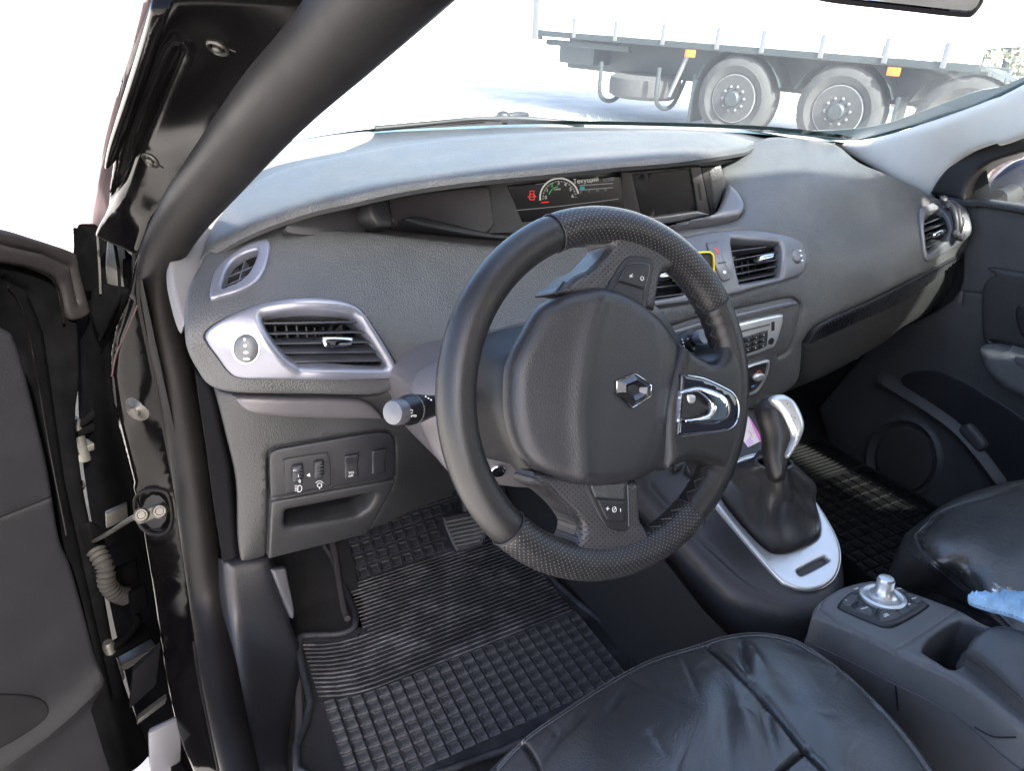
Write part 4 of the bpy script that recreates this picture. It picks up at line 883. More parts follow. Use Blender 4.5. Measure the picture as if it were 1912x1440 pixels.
# ================================================================== STEERING COLUMN
CW = np.array([.3837, .5664, .9745]); wa, wy = .3566, .0891
WN = np.array([math.sin(wy)*math.cos(wa), -math.cos(wy)*math.cos(wa), math.sin(wa)])
WX = np.cross(WN, np.array([0, 0, 1.])); WX /= np.linalg.norm(WX); WX = WX if WX[0] > 0 else -WX
WY = np.cross(WN, WX)
SW = Plane(CW, WN)
colm = thing('steering_column', CW-WN*.15, 'grey steering column shroud with control stalks behind the wheel', 'steering column')
S_sh = Surf([(775, 740, 'y', .80), (780, 705, 'y', .82), (890, 655, 'y', .84), (985, 630, 'y', .85), (1250, 640, 'y', .85), (800, 820, 'y', .80), (900, 760, 'y', .74), (900, 850, 'y', .74), (950, 900, 'y', .74), (1100, 900, 'y', .74), (1100, 700, 'y', .74), (890, 690, 'y', .76)])
c_sh = cr([(769, 730), (774, 706), (800, 684), (890, 650), (985, 629), (1100, 618), (1230, 640), (1270, 760), (1210, 880), (1100, 905), (985, 908), (930, 903), (880, 900), (845, 884), (815, 850), (792, 805), (776, 765)], 5)
shr = sheet('shroud', c_sh, S_sh, M('shroud_plastic', (.095, .088, .092), .42, bump=.15, bscale=800, var=.05), colm, res=14, edge=(16, .010), skirt=[(.0, .03, -.004), (.0, .16, -.02)],
            hf=addf(groove([(800, 756), (885, 751), (985, 745)], 1.8, .0015)))
# dark gaiter between shroud and hub
c_boot = cr([(928, 668), (918, 700), (916, 745), (928, 800), (950, 850), (985, 893), (1100, 890), (1200, 860), (1250, 740), (1200, 640), (1100, 610), (1000, 625), (955, 645)], 5)
sheet('gaiter', c_boot, SW.off(-.075), m_black, colm, res=20, edge=(20, .02), skirt=[(0, .03, 0), (0, .10, -.03)])
# key barrel
n0 = S_sh.N((928, 868))[0]; p0 = S_sh.P((928, 868))[0]+n0*.010
lathe('key_barrel', p0, n0, [(.0095, -.004), (.0098, .002), (.0085, .0035), (.0065, .0035), (.006, .001), (.0052, .001), (.0050, .004), (.002, .0045), (0, .0045)], m_chrome, colm, n=22)
# left stalk
a = dist(845, 752, .84); b = dist(745, 769, .755); ax = (b-a)/np.linalg.norm(b-a); L = np.linalg.norm(b-a)
m_stk = M('stalk_black', (.012, .012, .014), .35)
st = lathe('control_stalk', a, ax, [(.010, 0), (.0105, L*.25), (.0125, L*.5), (.0150, L*.66), (.0158, L*.74), (.0160, L*.86), (.0138, L*.93), (.0135, L*.97), (0, L*.97)], m_stk, colm, n=26, label='left stalk with a grey twist cap')
lathe('twist_cap', a, ax, [(.0132, L*.95), (.0134, L*1.06), (.0118, L*1.11), (.004, L*1.125), (0, L*1.125)], m_sil2, st, n=26)
lathe('twist_ring', a, ax, [(.0162, L*.76), (.0166, L*.77), (.0166, L*.785), (.0162, L*.79)], m_dash, st, n=26)
S_st = Plane(a+ax*L*.86+np.array([-.004, -.015, .004]), (-.25, -1, .15))
text('stalk_print', 'AUTO', (761, 779.5), (777, 778), S_st, 4.2, m_white, st); line('stalk_print', arc(768, 768, 3, 3, 20, 330), S_st, 1, m_white, st)
for i in range(3): sheet('stalk_print', ell(795+i*5, 741+i*3, 1.4, n=8), S_st.off(-.0), m_white, st, res=6, thick=.0004)
# right stalk
a = dist(1255, 652, .93); b = dist(1303, 633, .90); ax = (b-a)/np.linalg.norm(b-a); L = np.linalg.norm(b-a)
s2 = lathe('control_stalk', a, ax, [(.014, 0), (.0145, L*.75), (.013, L*.85), (.008, L*.86), (.008, L*1.0), (0, L*1.0)], m_stk, colm, n=22, label='right stalk with white marks')
lathe('twist_cap', a, ax, [(.0095, L*.98), (.0100, L*1.05), (.0105, L*1.15), (.009, L*1.22), (0, L*1.23)], m_sil2, s2, n=20)
S_s2 = Plane(a+ax*L*.5+np.array([-.006, -.014, .004]), (-.3, -1, .2))
for i in range(4): sheet('stalk_print', ell(1274+i*1.6, 634+i*6, 1.8, 2.0, n=8), S_s2, m_white, s2, res=6, thick=.0004)
text('stalk_print', 'o', (1283, 634), (1295, 631), S_s2, 4, m_white, s2)

# ================================================================== STEERING WHEEL
whl = thing('steering_wheel', CW, 'black leather steering wheel, part perforated, turned a quarter turn to the left', 'steering wheel')
RR, RQ = .168, .0188
def wang(px, py):
    d = SW.P((px, py))[0]-CW; return math.atan2(d @ WY, d @ WX)
def rimsec(name, a0, a1, mat, label=None, fat=1.0, nn=64, waves=0):
    if a1 < a0: a1 += 2*math.pi
    V = []; UV = []; m = 22
    for i in range(nn+1):
        t = a0+(a1-a0)*i/nn; e = min(i, nn-i)/nn*(a1-a0)*RR
        q = RQ*(fat-.05*math.exp(-(e/.004)**2))
        for k in range(m+1):
            p = 2*math.pi*k/m
            qq = q*(1+waves*.05*math.sin(t*95+2*math.sin(t*13))*max(0, -math.cos(p))**2)
            cu, cv = math.cos(p)*qq*.97, math.sin(p)*qq*1.06
            er = WX*math.cos(t)+WY*math.sin(t)
            V.append(CW+er*(RR+cu)+WN*cv); UV.append((t*RR, p*RQ))
    Fc = [[i*(m+1)+k, i*(m+1)+k+1, (i+1)*(m+1)+k+1, (i+1)*(m+1)+k] for i in range(nn) for k in range(m)]
    return mk(name, V, Fc, mat, whl, ang=80, uv=UV, label=label)
A1, A2, A3, A4 = wang(1032, 432), wang(950, 985), wang(1310, 990), wang(1343, 556)
rimsec('rim_cover', A1, A2, m_lwheel, 'smooth leather left side of the rim')
rimsec('rim_cover', A2, A3, m_perf, 'perforated leather lower rim', 1.03)
rimsec('rim_cover', A3, A4, m_lwheel, 'smooth leather right side of the rim', 1.0, waves=1)
rimsec('rim_cover', A4, A1, m_perf, 'perforated leather upper rim', 1.03)
# lacing on the inside of the rim
sti = []
def lace(a0, a1, side=-1, step=.045, ph=2.75, amp=.33):
    if a1 < a0: a1 += 2*math.pi
    n = int((a1-a0)/step); pts = []
    for i in range(n+1):
        t = a0+(a1-a0)*i/n; p = ph+amp*(1 if i % 2 else -1)
        er = WX*math.cos(t)+WY*math.sin(t); q = RQ*1.05
        pts.append(CW+er*(RR+math.cos(p)*q*.97)+WN*math.sin(p)*q*1.06)
    sti.append(tube('lacing', pts, .0008, m_gthread, whl, n=5, raw=True))
lace(A3+.02, A4-.02, step=.05, amp=.2, ph=2.9); lace(A4+.02, A4+.5, step=.05, amp=.15, ph=3.0); lace(A2+.75, A3-.02, step=.05, amp=.2, ph=2.9)
join(sti, 'lacing', 'stuff')
# spokes: perforated leather at top and bottom
def Wsurf(h): return SW.off(h)
def spoke_bulge(cpx, r=14, e=.012): return dict(edge=(r, e))
Z1 = lambda x, y: (800+x/3.0, 370+y/3.0)
Z2 = lambda x, y: (800+x/3.0839, 750+y/3.0839)
Z3 = lambda x, y: (1150+x/3.6, 560+y/3.6)
def shaped(name, c, h, mat, edge, thick=.02, res=9, **k): return sheet(name, c, SW.off(h), mat, whl, edge=edge, thick=thick, res=res, **k)
m_perf_px = perforated('perforated_leather_lit', (.050, .048, .051), .38, (.004, .004, .004), .0050)  # lighter copy of the rim leather, light on the spokes put into colour
c_ts = cr([Z1(950, 145)+(1,), Z1(975, 240), Z1(985, 285), Z1(935, 345), Z1(880, 400), Z1(800, 440), Z1(745, 485), Z1(685, 530), Z1(700, 545), Z1(740, 545), Z1(860, 560)+(1,), Z1(1200, 640), Z1(1243, 628)+(1,), Z1(1255, 540), Z1(1275, 440), Z1(1300, 415), Z1(1400, 380)+(1,), Z1(1310, 215), Z1(1150, 130)+(1,)], 4)
sp_top = sheet('upper_spoke', c_ts, SW.off(-.002), m_perf_px, whl, res=9, edge=(16, .014), thick=.03, uvm=True)
c_bs = cr([Z2(600, 405)+(1,), Z2(580, 445), Z2(595, 480), Z2(680, 530), Z2(760, 600), Z2(812, 665), Z2(838, 720), Z2(820, 790), Z2(760, 850)+(1,), Z2(1000, 960), Z2(1300, 880)+(1,), Z2(1225, 725), Z2(1195, 680), Z2(1190, 600), Z2(1186, 450)+(1,), Z2(900, 430)], 4)
sp_bot = sheet('lower_spoke', c_bs, SW.off(-.002), m_perf_px, whl, res=9, edge=(15, .014), thick=.03, uvm=True)
c_rs = cr([(1262, 640, 1), (1283, 657), (1302, 668), (1322, 676), (1336, 664), (1345, 640), (1375, 680), (1378, 760), (1365, 850), (1340, 910, 1), (1322, 872), (1309, 866), (1290, 862), (1262, 864), (1230, 880, 1), (1230, 760)], 4)
sp_r = sheet('side_spoke', c_rs, SW.off(.004), m_lwheel, whl, res=10, edge=(16, .015), thick=.035)
SW0 = SW; SW = SW0.off(.0115)                       # face of the upper and lower spokes
# laced seams and torn edge on the spokes
st2 = []
st2.append(line('spoke_lacing', [Z2(600, 430), Z2(660, 480), Z2(740, 560), Z2(810, 630), Z2(855, 690), Z2(840, 770)], SW.off(.0005), 1.6, m_gthread, whl))
sp = cr([Z2(600, 430), Z2(660, 480), Z2(740, 560), Z2(810, 630), Z2(855, 690), Z2(840, 770)], 7, False)
for i in range(0, len(sp)-1): st2.append(line('spoke_lacing', [sp[i]+[-3, 3], sp[i+1]+[4, -3]], SW.off(.0005), 1.2, m_gthread, whl))
for q in ([Z1(985, 285), Z1(935, 345), Z1(880, 400), Z1(800, 440), Z1(745, 490), Z1(700, 540)],): st2.append(line('spoke_lacing', [(x+2.5, y+2.0) for x, y in q], SW.off(-.002), 1.4, m_stitch, whl))
join(st2, 'spoke_lacing', 'stuff')
tube('torn_flap', [SW.P(Z1(760, 470))[0], SW.P(Z1(715, 520))[0]+WN*.004, SW.P(Z1(682, 530))[0]+WN*.006], [.002, .004, .001], m_lwheel, whl, n=6, flat=.4)
# thin seams across the rim
for px in ((A1, 1.0), (A2, 1.0), (A3, 1.0), (A4, 1.0)):
    t = px[0]; er = WX*math.cos(t)+WY*math.sin(t)
    tube('rim_seam', [CW+er*(RR+math.cos(p)*RQ*1.0)+WN*math.sin(p)*RQ*1.08 for p in np.linspace(0, 2*math.pi, 25)], .0009, m_gthread, whl, n=5, raw=True)
# upper insert with the R / O buttons
ins = shaped('control_insert', cr([Z1(985, 520)+(1,), Z1(1090, 352), Z1(1150, 326), Z1(1225, 332), Z1(1262, 362), Z1(1245, 460), Z1(1212, 640)+(1,), Z1(1100, 620)+(1,)], 4), .001, m_dark, (4, .002), .012)
bt = shaped('push_button', cr([Z1(1062, 466)+(1,), Z1(1105, 392), Z1(1145, 368), Z1(1220, 374), Z1(1232, 398), Z1(1205, 510)+(1,)], 3), .0035, m_dark, (3, .002), .004, res=7)
shaped('push_button', cr([Z1(1060, 470)+(1,), Z1(1203, 514)+(1,), Z1(1190, 600)+(1,), Z1(1025, 520)+(1,)], 3), .003, m_dark, (3, .0015), .004, res=7)
text('button_print', 'R', Z1(1145, 443), Z1(1141, 420), SW.off(.006), 8, m_white, whl); text('button_print', 'O', Z1(1206, 462), Z1(1202, 438), SW.off(.006), 8, m_white, whl)
line('insert_rim', [Z1(1062, 463), Z1(1107, 388), Z1(1145, 364), Z1(1222, 370), Z1(1236, 398), Z1(1208, 512)], SW.off(.004), 1.4, m_sil2, whl)
# lower insert with + / -
shaped('control_insert', cr([Z2(890, 470)+(1,), Z2(930, 550), Z2(965, 620), Z2(1000, 690), Z2(1035, 735), Z2(1080, 748), Z2(1140, 745), Z2(1153, 720), Z2(1150, 600), Z2(1146, 455)+(1,)], 3), .001, m_dark, (4, .002), .012)
shaped('push_button', cr([Z2(930, 480)+(1,), Z2(957, 551)+(1,), Z2(1125, 564)+(1,), Z2(1132, 470)+(1,)], 3), .003, m_sil2 if False else m_dash, (3, .0015), .004, res=7)
shaped('push_button', cr([Z2(966, 560)+(1,), Z2(1010, 655), Z2(1040, 688), Z2(1115, 694), Z2(1130, 668), Z2(1130, 572)+(1,)], 3), .0035, m_dark, (4, .002), .004, res=7)
line('button_print', [Z2(1020, 615), Z2(1038, 618)], SW.off(.006), 1.5, m_white, whl); line('button_print', [Z2(1031, 606), Z2(1027, 627)], SW.off(.006), 1.5, m_white, whl)
line('button_print', arc(*Z2(1068, 622), 3.6, 5.0, 0, 360, 12), SW.off(.006), 1.1, m_white, whl); line('button_print', [Z2(1062, 632), Z2(1074, 612)], SW.off(.006), 1.0, m_white, whl); line('button_print', [Z2(1103, 616), Z2(1104, 634)], SW.off(.006), 1.4, m_white, whl)
line('insert_rim', [Z2(893, 485), Z2(965, 625), Z2(1002, 690), Z2(1037, 733), Z2(1080, 746)], SW.off(.0025), 1.2, m_sil2, whl); line('insert_rim', [Z2(1143, 480), Z2(1148, 600), Z2(1150, 720)], SW.off(.0025), 1.4, m_sil2, whl)
# chrome piece on the side spoke
SW = SW0.off(.0175)
m_gloss = M('piano_black', (.012, .012, .018), .05, coat=1, var=.1)
shaped('gloss_insert', cr([(1270, 699, 1), (1313, 707), (1347, 723), (1368, 736), (1378, 760), (1373, 788), (1354, 803), (1310, 809), (1262, 814, 1)], 4), .0015, m_gloss, (5, .003), .008, holes=[cr([(1272, 738, 1), (1290, 735), (1301, 737), (1317, 751), (1321, 764), (1310, 774), (1268, 782, 1)], 4)])
line('gloss_rim', [(1283, 701), (1313, 707), (1347, 722), (1369, 736), (1379, 760), (1374, 789), (1354, 804), (1310, 810), (1272, 815)], SW.off(.003), 2.2, m_chrome, whl)
c_ch = cr([(1268, 730, 1), (1290, 723), (1307, 722), (1340, 732), (1360, 752), (1357, 780), (1333, 793), (1300, 793), (1264, 788, 1)], 4)
h_ch = cr([(1272, 736, 1), (1290, 733), (1302, 735), (1320, 750), (1324, 765), (1311, 776), (1268, 784, 1)], 4)
shaped('chrome_ring', c_ch, .004, m_chrome, (10, .006), .006, res=6, holes=[h_ch], hedge=(6, .006))
shaped('spoke_recess', grow(h_ch, 1.05), -.004, m_black, (2, .001), .002)
line('spoke_mark', [(1286, 760), (1286.5, 761)], SW.off(-.001), 4, m_sil2, whl); line('spoke_mark', [(1304, 752), (1306, 762)], SW.off(-.001), 2, m_sil2, whl); line('spoke_mark', [(1312, 758), (1316, 754)], SW.off(-.001), 4, m_sil2, whl); line('spoke_mark', [(1280, 774), (1318, 764)], SW.off(-.001), 2.5, m_sil2, whl)
sheet('spoke_tab', cr([(1282, 737), (1290, 735), (1298, 739), (1296, 751), (1288, 754), (1283, 748)], 3), SW.off(.001), m_sil3, whl, res=5, edge=(3, .002), thick=.004)
# airbag cover with its crease
SW = SW0.off(.006)
c_ab = cr([(1030, 562), (1053, 550), (1087, 541), (1120, 538), (1153, 545), (1187, 562), (1220, 583), (1243, 607), (1263, 633), (1277, 660), (1282, 697), (1280, 743), (1275, 787), (1268, 817), (1263, 835), (1257, 855), (1244, 874), (1205, 893), (1163, 902), (1124, 907), (1092, 906), (1046, 896), (1008, 880), (985, 857), (970, 828), (959, 782), (957, 737), (960, 690), (970, 657), (990, 617), (1010, 580)], 4)
c_ab[:, 0] += np.clip((c_ab[:, 0]-1120)/150, 0, 1)*12
crease = cr([(1114, 530), (1095, 600), (1080, 670), (1070, 770), (1074, 830), (1080, 912)], 8, False)
flank = cr([(1180, 545), (1218, 590), (1233, 650), (1234, 703), (1222, 787), (1208, 837), (1170, 905)], 8, False)
def crx(poly): return lambda y: np.interp(y, poly[:, 1], poly[:, 0])
cxf, fxf = crx(crease), crx(flank)
def bagh(p):
    dx = p[:, 0]-cxf(p[:, 1]); df = p[:, 0]-fxf(p[:, 1])
    left = np.clip(-dx/110, 0, 1.2); right = np.clip(df/50, 0, 1)
    ten = np.sqrt(dx**2+16.)
    return -.018*np.where(dx < 0, ten/110, 0)-.008*np.where(dx >= 0, ten/150, 0)-.007*right-.0012*np.exp(-(df/5)**2)+.0025*np.exp(-(dx/16)**2)
bag = sheet('airbag_cover', c_ab, SW.off(.006), m_bag, whl, res=7, edge=(26, .014), skirt=[tuple(-WN*.010+WX*.006), tuple(-WN*.03+WX*.026), tuple(-WN*.05+WX*.05)], hf=bagh)
S_bag = Surf([(1090, 700, 'y', 0.5)]*0+[(px, py, 't', float(((SW.off(.006+.014+float(bagh(np.array([[px, py]], float))[0])).P((px, py))[0]-CAM) @ CF))) for px, py in ((1130, 575), (1120, 600), (1160, 700), (1180, 740), (1210, 720), (1110, 865), (1100, 880), (1180, 700), (1150, 650), (1230, 780), (1264, 755), (1258, 770), (1150, 760), (1245, 700))], lam=1e-4)
m_emb = M('embossed', (.030, .031, .036), .4)
text('emboss_mark', 'Js', (1131, 580), (1131, 560), S_bag.off(.0003), 8, m_emb, whl); text('emboss_mark', 'Jp', (1100, 874), (1118, 873), S_bag.off(.0003), 9, m_emb, whl)
text('emboss_mark', 'AIRBAG', (1272, 768), (1275, 735), S_bag.off(.001), 5, m_emb, whl); 
# rhombus emblem
em_o = np.array([(1147, 712), (1182, 698), (1212, 718), (1210, 740), (1177, 761), (1147, 733)], float)
em_i = np.array([(1179, 722), (1187, 718), (1193, 724), (1184, 734), (1175, 732)], float)
em_i = np.array([(1172, 729), (1181, 716), (1194, 729), (1184, 735)], float)
sheet('emblem_well', grow(em_o, 1.14), S_bag.off(.0005), m_dark, whl, res=20, thick=.004)
S_em = S_bag.off(.0015)
cen = em_o.mean(0)
V = []; 
ro, ri, hgt = S_em.P(em_o), S_em.P(cen+(em_o-cen)*np.array([.30, .34])), S_em.N(cen)[0]
eo = ro; rmid = S_em.P(cen+(em_o-cen)*.62)+hgt*.006; inn = S_em.P(cen+(em_o-cen)*.34)+hgt*.0015
lowr = eo-hgt*.004
V = np.concatenate([lowr, eo+hgt*.001, rmid, inn]); Fc = []
for r_ in range(3):
    for i in range(6): Fc.append([r_*6+i, r_*6+(i+1) % 6, (r_+1)*6+(i+1) % 6, (r_+1)*6+i])
m_emblem = M('emblem_chrome', (.13, .13, .14), .28, metal=1, var=.05)
emb = mk('emblem', V, Fc, m_emblem, whl, ang=10)
sheet('emblem_core', cen+(em_o-cen)*.345, S_em.off(.0012), m_dark, emb, res=20, thick=.001)
line('emblem_edge', [tuple(p) for p in np.vstack([em_o, em_o[:1]])], S_em.off(.0012), 1.8, m_chrome, emb, sm=1)
for i in (2, 3, 0, 5): 
    a_, b_ = em_o[i], cen+(em_o[i]-cen)*.36
    tube('emblem_edge', [S_em.P(a_)[0]+hgt*.0012, S_em.P(cen+(em_o[i]-cen)*.62)[0]+hgt*.0064, S_em.P(b_)[0]+hgt*.002], .0005, m_chrome, emb, n=5, raw=True)

# ================================================================== CENTRE CONSOLE AND GEAR LEVER
con = thing('centre_console', (.74, .62, .38), 'dark centre console with a bright silver plate round the gear lever', 'console')
CN = np.array([-.10, -.28, 1.0]); S_con = Plane((.73, .58, .600), CN)
c_con = cr([(1140, 860, 1), (1186, 905), (1238, 965), (1300, 1035), (1364, 1100), (1420, 1135), (1475, 1152), (1525, 1152), (1566, 1128), (1582, 1092), (1584, 1060), (1572, 1010), (1545, 950), (1505, 890), (1470, 835), (1440, 780), (1400, 740, 1), (1300, 740), (1180, 790, 1)], 5)
sheet('console_body', c_con, S_con, M('console_plastic', (.036, .034, .038), .46, bump=.25, bscale=600, kind='voronoi', bdist=.0008), con, res=16, edge=(38, .022, 1), skirt=[(-.004, -.004, -.06), (-.012, 0, -.15), (-.015, 0, -.26)],
      hf=groove([(1215, 905), (1300, 1000), (1385, 1078), (1440, 1115)], 3, .002))
Z4 = lambda x, y: (1250+x/3.5125, 720+y/3.5125)
base = cr([Z4(350, 770), Z4(450, 900), Z4(570, 1030), Z4(640, 1090), Z4(700, 1112), Z4(800, 1100), Z4(950, 1030), Z4(985, 960), Z4(970, 850), Z4(930, 760), Z4(860, 660), Z4(760, 540), Z4(640, 490), Z4(480, 500), Z4(360, 600), Z4(320, 690)], 4)
trim_o = cr([Z4(230, 720), Z4(310, 810), Z4(480, 1010), Z4(700, 1260), Z4(800, 1330), Z4(900, 1352), Z4(1000, 1330), Z4(1080, 1265), Z4(1117, 1160), Z4(1110, 1050), Z4(1060, 930), Z4(960, 770), Z4(860, 640), Z4(780, 510), Z4(700, 455), Z4(590, 450), Z4(470, 480), Z4(330, 560), Z4(240, 640)], 5)
slot = cr([Z4(828, 1222), Z4(860, 1200), Z4(1000, 1132), Z4(1035, 1146), Z4(1032, 1170), Z4(880, 1250), Z4(846, 1252)], 3)
S_tr = S_con.off(.004)
sheet('silver_plate', trim_o, S_tr, m_sil3, con, holes=[base, slot], res=10, edge=(6, .004), hedge=(5, .003), thick=.010)
sheet('selector_window', grow(slot, 1.04), S_tr.off(-.006), m_gloss, con, res=14, thick=.002)
sheet('plate_rim', grow(trim_o, 1.018), S_con.off(.002), m_chrome, con, res=20, edge=(3, .002), thick=.004, holes=[grow(trim_o, .985)])
sheet('well', grow(base, 1.03), S_con.off(-.006), m_black, con, res=24, thick=.002)
# small controls on the driver's side of the console
sheet('console_button', np.array([(1256, 866), (1270, 862), (1276, 868), (1262, 876)]), S_con.off(.012), m_dash2, con, res=20, edge=(2, .002), thick=.008)
p0 = S_con.P((1293, 880))[0]
lathe('lighter_socket', p0, CN/np.linalg.norm(CN)+np.array([-.2, -.2, 0]), [(.013, -.004), (.013, .010), (.011, .013), (.009, .013), (.008, .009), (.006, .013), (0, .014)], m_dark, con, n=20)
# foot-well side of the tunnel
mk('tunnel_side', [(.60, 1.35, .74), (.572, 1.35, .36), (.572, .30, .36), (.60, .30, .56), (.60, .62, .57)], [[0, 1, 2, 3, 4]], m_carpet, con, smooth=False)
mk('tunnel_side', [(.90, 1.2, .62), (.93, 1.2, .38), (.93, .30, .38), (.89, .30, .52)], [[0, 1, 2, 3]], m_carpet, con, smooth=False)

gear = thing('gear_lever', S_con.P((1450, 960))[0], 'gear lever with black grip, silver cap and leather gaiter', 'gear lever')
# gaiter: rings from collar to base with folds
top_c = dist(1445, 866, 1.035); gx = CR*.0235; gy = (CU*.35+CF*.94)*.018
Bp = S_con.off(-.004).P(base); nb = len(Bp); cenb = Bp.mean(0); rows = 26; V = []
ang = np.arctan2((Bp-cenb) @ CF, (Bp-cenb) @ CR)
for i in range(rows):
    s = i/(rows-1)
    for j in range(nb):
        tp = top_c+gx*math.cos(ang[j])+gy*math.sin(ang[j])
        e = s**1.25; bulge = math.sin(math.pi*s)
        p = tp*(1-e)+Bp[j]*e
        out = (Bp[j]-cenb); out = out/np.linalg.norm(out)
        fold = .014*math.sin(ang[j]*4+s*3.0+.8)*bulge+.009*math.sin(ang[j]*6-s*9)*bulge*s+.003*math.sin(ang[j]*2+s*14)*s*bulge
        V.append(p+out*(.004*bulge+fold*(1-.5*s))+np.array([0, 0, .006*math.sin(math.pi*s**1.6)]))
Fc = [[i*nb+j, i*nb+(j+1) % nb, (i+1)*nb+(j+1) % nb, (i+1)*nb+j] for i in range(rows-1) for j in range(nb)]
m_gait = leather('gaiter_leather', (.040, .039, .041), .34, 500, .12)
ga = mk('gaiter', V, Fc, m_gait, gear, ang=80)
V = np.array(V)
jj = int(np.argmin(np.abs(ang-(-.75))))
for dj in (-1, 1):
    col_ = (jj+dj) % nb
    for i in range(1, rows-3):
        a_, b_ = V[i*nb+col_], V[(i+1)*nb+col_]; d_ = CAM-a_; d_ /= np.linalg.norm(d_)
        tube('gaiter_stitch', [a_*.85+b_*.15+d_*.0015, a_*.35+b_*.65+d_*.0015], .0006, m_gthread, ga, n=4, raw=True)
tube('gaiter_collar', [top_c+gx*1.04*math.cos(t)+gy*1.04*math.sin(t)+np.array([0, 0, .001]) for t in np.linspace(0, 2*math.pi, 30)], .0026, m_gait, gear, n=8, raw=True)
S_kb = Plane(dist(1450, 800, 1.02), -CF+.35*CR*0+np.array([0, 0, .1]))
c_kb = cr([(1421, 745), (1436, 738), (1455, 737), (1475, 744), (1488, 760), (1493, 785), (1488, 812), (1474, 848), (1467, 880), (1460, 900), (1440, 900), (1431, 880), (1425, 850), (1421, 812), (1413, 785), (1411, 762)], 5)
m_grip = M('grip_black', (.016, .015, .016), .38, bump=.1, bscale=600)
sheet('grip', c_kb, S_kb, m_grip, gear, res=6, inflate=(36, .025, .028), back=True, thick=0, ang=180)
c_kc = cr([(1436, 745), (1447, 738), (1464, 738), (1483, 751), (1497, 778), (1500, 800), (1490, 827), (1474, 854), (1466, 855), (1465, 846), (1475, 818), (1469, 799), (1456, 774), (1440, 755)], 5)
sheet('grip_cap', c_kc, S_kb.off(.021), m_sil3, gear, res=4, inflate=(13, .010, .016), back=True, thick=0, ang=180)
for i, (x, y) in enumerate(((1468, 755), (1474, 760), (1475, 778), (1479, 786), (1482, 781))): text('gear_print', 'R246N'[i], (x, y), (x+8, y+5), S_kb.off(.0312), 3, m_dark, gear)
# pink leaflet stuck in the tray ahead of the lever
lf = thing('leaflet', dist(1405, 812, 1.10), 'pink and white leaflet tucked in front of the gear lever', 'leaflet')
S_lf = Plane(dist(1405, 812, 1.10), -CF+np.array([-.3, 0, .6]))
m_pink = M('pink_paper', (.75, .22, .55), .6); m_pw = M('pale_paper', (.80, .70, .72), .6)
sheet('leaflet_page', cr([Z3(870, 780)+(1,), Z3(900, 795), Z3(985, 945)+(1,), Z3(890, 990)+(1,), Z3(820, 900)+(1,)], 3), S_lf, m_pw, lf, res=8, thick=.0015, edge=(2, .0006))
sheet('leaflet_stripe', np.array([Z3(893, 795), Z3(905, 800), Z3(988, 943), Z3(965, 952)]), S_lf.off(.0012), m_pink, lf, res=20, thick=.0004)
sheet('leaflet_stripe', np.array([Z3(870, 960), Z3(900, 920), Z3(925, 960), Z3(895, 988)]), S_lf.off(.0012), M('lilac_paper', (.62, .45, .68), .6), lf, res=20, thick=.0004)
line('leaflet_print', [Z3(888, 880), Z3(905, 900), Z3(915, 925)], S_lf.off(.0014), 1.6, M('gold_print', (.6, .4, .2), .5), lf)

# ================================================================== ARMREST CONSOLE
arm = thing('armrest_console', (.74, .3, .38), 'grey armrest console between the seats with a control pad and open bin', 'console')
Z5 = lambda x, y: (1450+x/2.9394, 950+y/2.9394)
m_arm = M('armrest_plastic', (.10, .102, .106), .44, bump=.25, bscale=600, kind='voronoi', bdist=.0008)
S_arm = Surf([(1520, 1140, 'z', .664), (1535, 1117, 'z', .668), (1617, 1083, 'z', .669), (1722, 1110, 'z', .669), (1838, 1163, 'z', .677), (1912, 1200, 'z', .685), (1671, 1214, 'z', .686), (1790, 1270, 'z', .698), (1892, 1348, 'z', .708), (1645, 1120, 'z', .672), (1780, 1200, 'z', .685), (1660, 1160, 'z', .678)], lam=1e-4)
binh = cr([Z5(803, 772), Z5(838, 712), Z5(930, 642), Z5(1000, 610), Z5(1040, 612), Z5(1140, 640), Z5(1180, 680)+(1,), Z5(1100, 800)+(1,), Z5(975, 876), Z5(880, 830), Z5(815, 790)], 4)
c_arm = cr([Z5(192, 566), Z5(220, 515), Z5(290, 460), Z5(370, 420), Z5(490, 390), Z5(580, 394), Z5(800, 470), Z5(1000, 545), Z5(1140, 620), Z5(1400, 720)+(1,), Z5(1420, 1260)+(1,), Z5(1300, 1172), Z5(1000, 945), Z5(650, 780), Z5(400, 665), Z5(215, 590)], 5)
sheet('console_top', c_arm, S_arm, m_arm, arm, holes=[binh], res=11, edge=(9, .007, 1), hedge=(7, .006), skirt=[(-.003, -.001, -.030), (-.004, 0, -.038), (-.003, 0, -.05), (.0, .02, -.28)], hskirt=[(0, 0, -.04), (0, 0, -.09)],
      hf=addf(groove([Z5(260, 480), Z5(235, 550), Z5(330, 620), Z5(650, 765), Z5(690, 760), Z5(985, 560)], 1.5, .0015)))
sheet('bin_floor', grow(binh, 1.12), Surf([(*Z5(900, 700), 'z', .575), (*Z5(1000, 800), 'z', .575), (*Z5(1100, 650), 'z', .575)]+[(*Z5(850, 780), 'z', .575)]), m_dark, arm, res=24, thick=.002)
el = cr([Z5(192, 566), Z5(215, 590), Z5(400, 665), Z5(650, 780), Z5(1000, 945), Z5(1300, 1172), Z5(1420, 1260)], 6, False)
EP = S_arm.P(el)+np.array([-.0046, -.0015, -.033])-S_arm.N(el)*.007
tube('console_seam', EP, .0009, m_mauve, arm, n=6, raw=True)
for i_, ln in ((19, .030),): tube('console_gap', [EP[i_]+np.array([-.0004, 0, 0]), EP[i_]+np.array([.0008, -.010, -ln])], .0010, m_black, arm, n=5, raw=True)
tube('console_gap', [EP[31]+np.array([0, 0, .030]), EP[31]+np.array([-.001, .016, .014]), EP[31]+np.array([-.001, .034, .008])], .0010, m_black, arm, n=5)
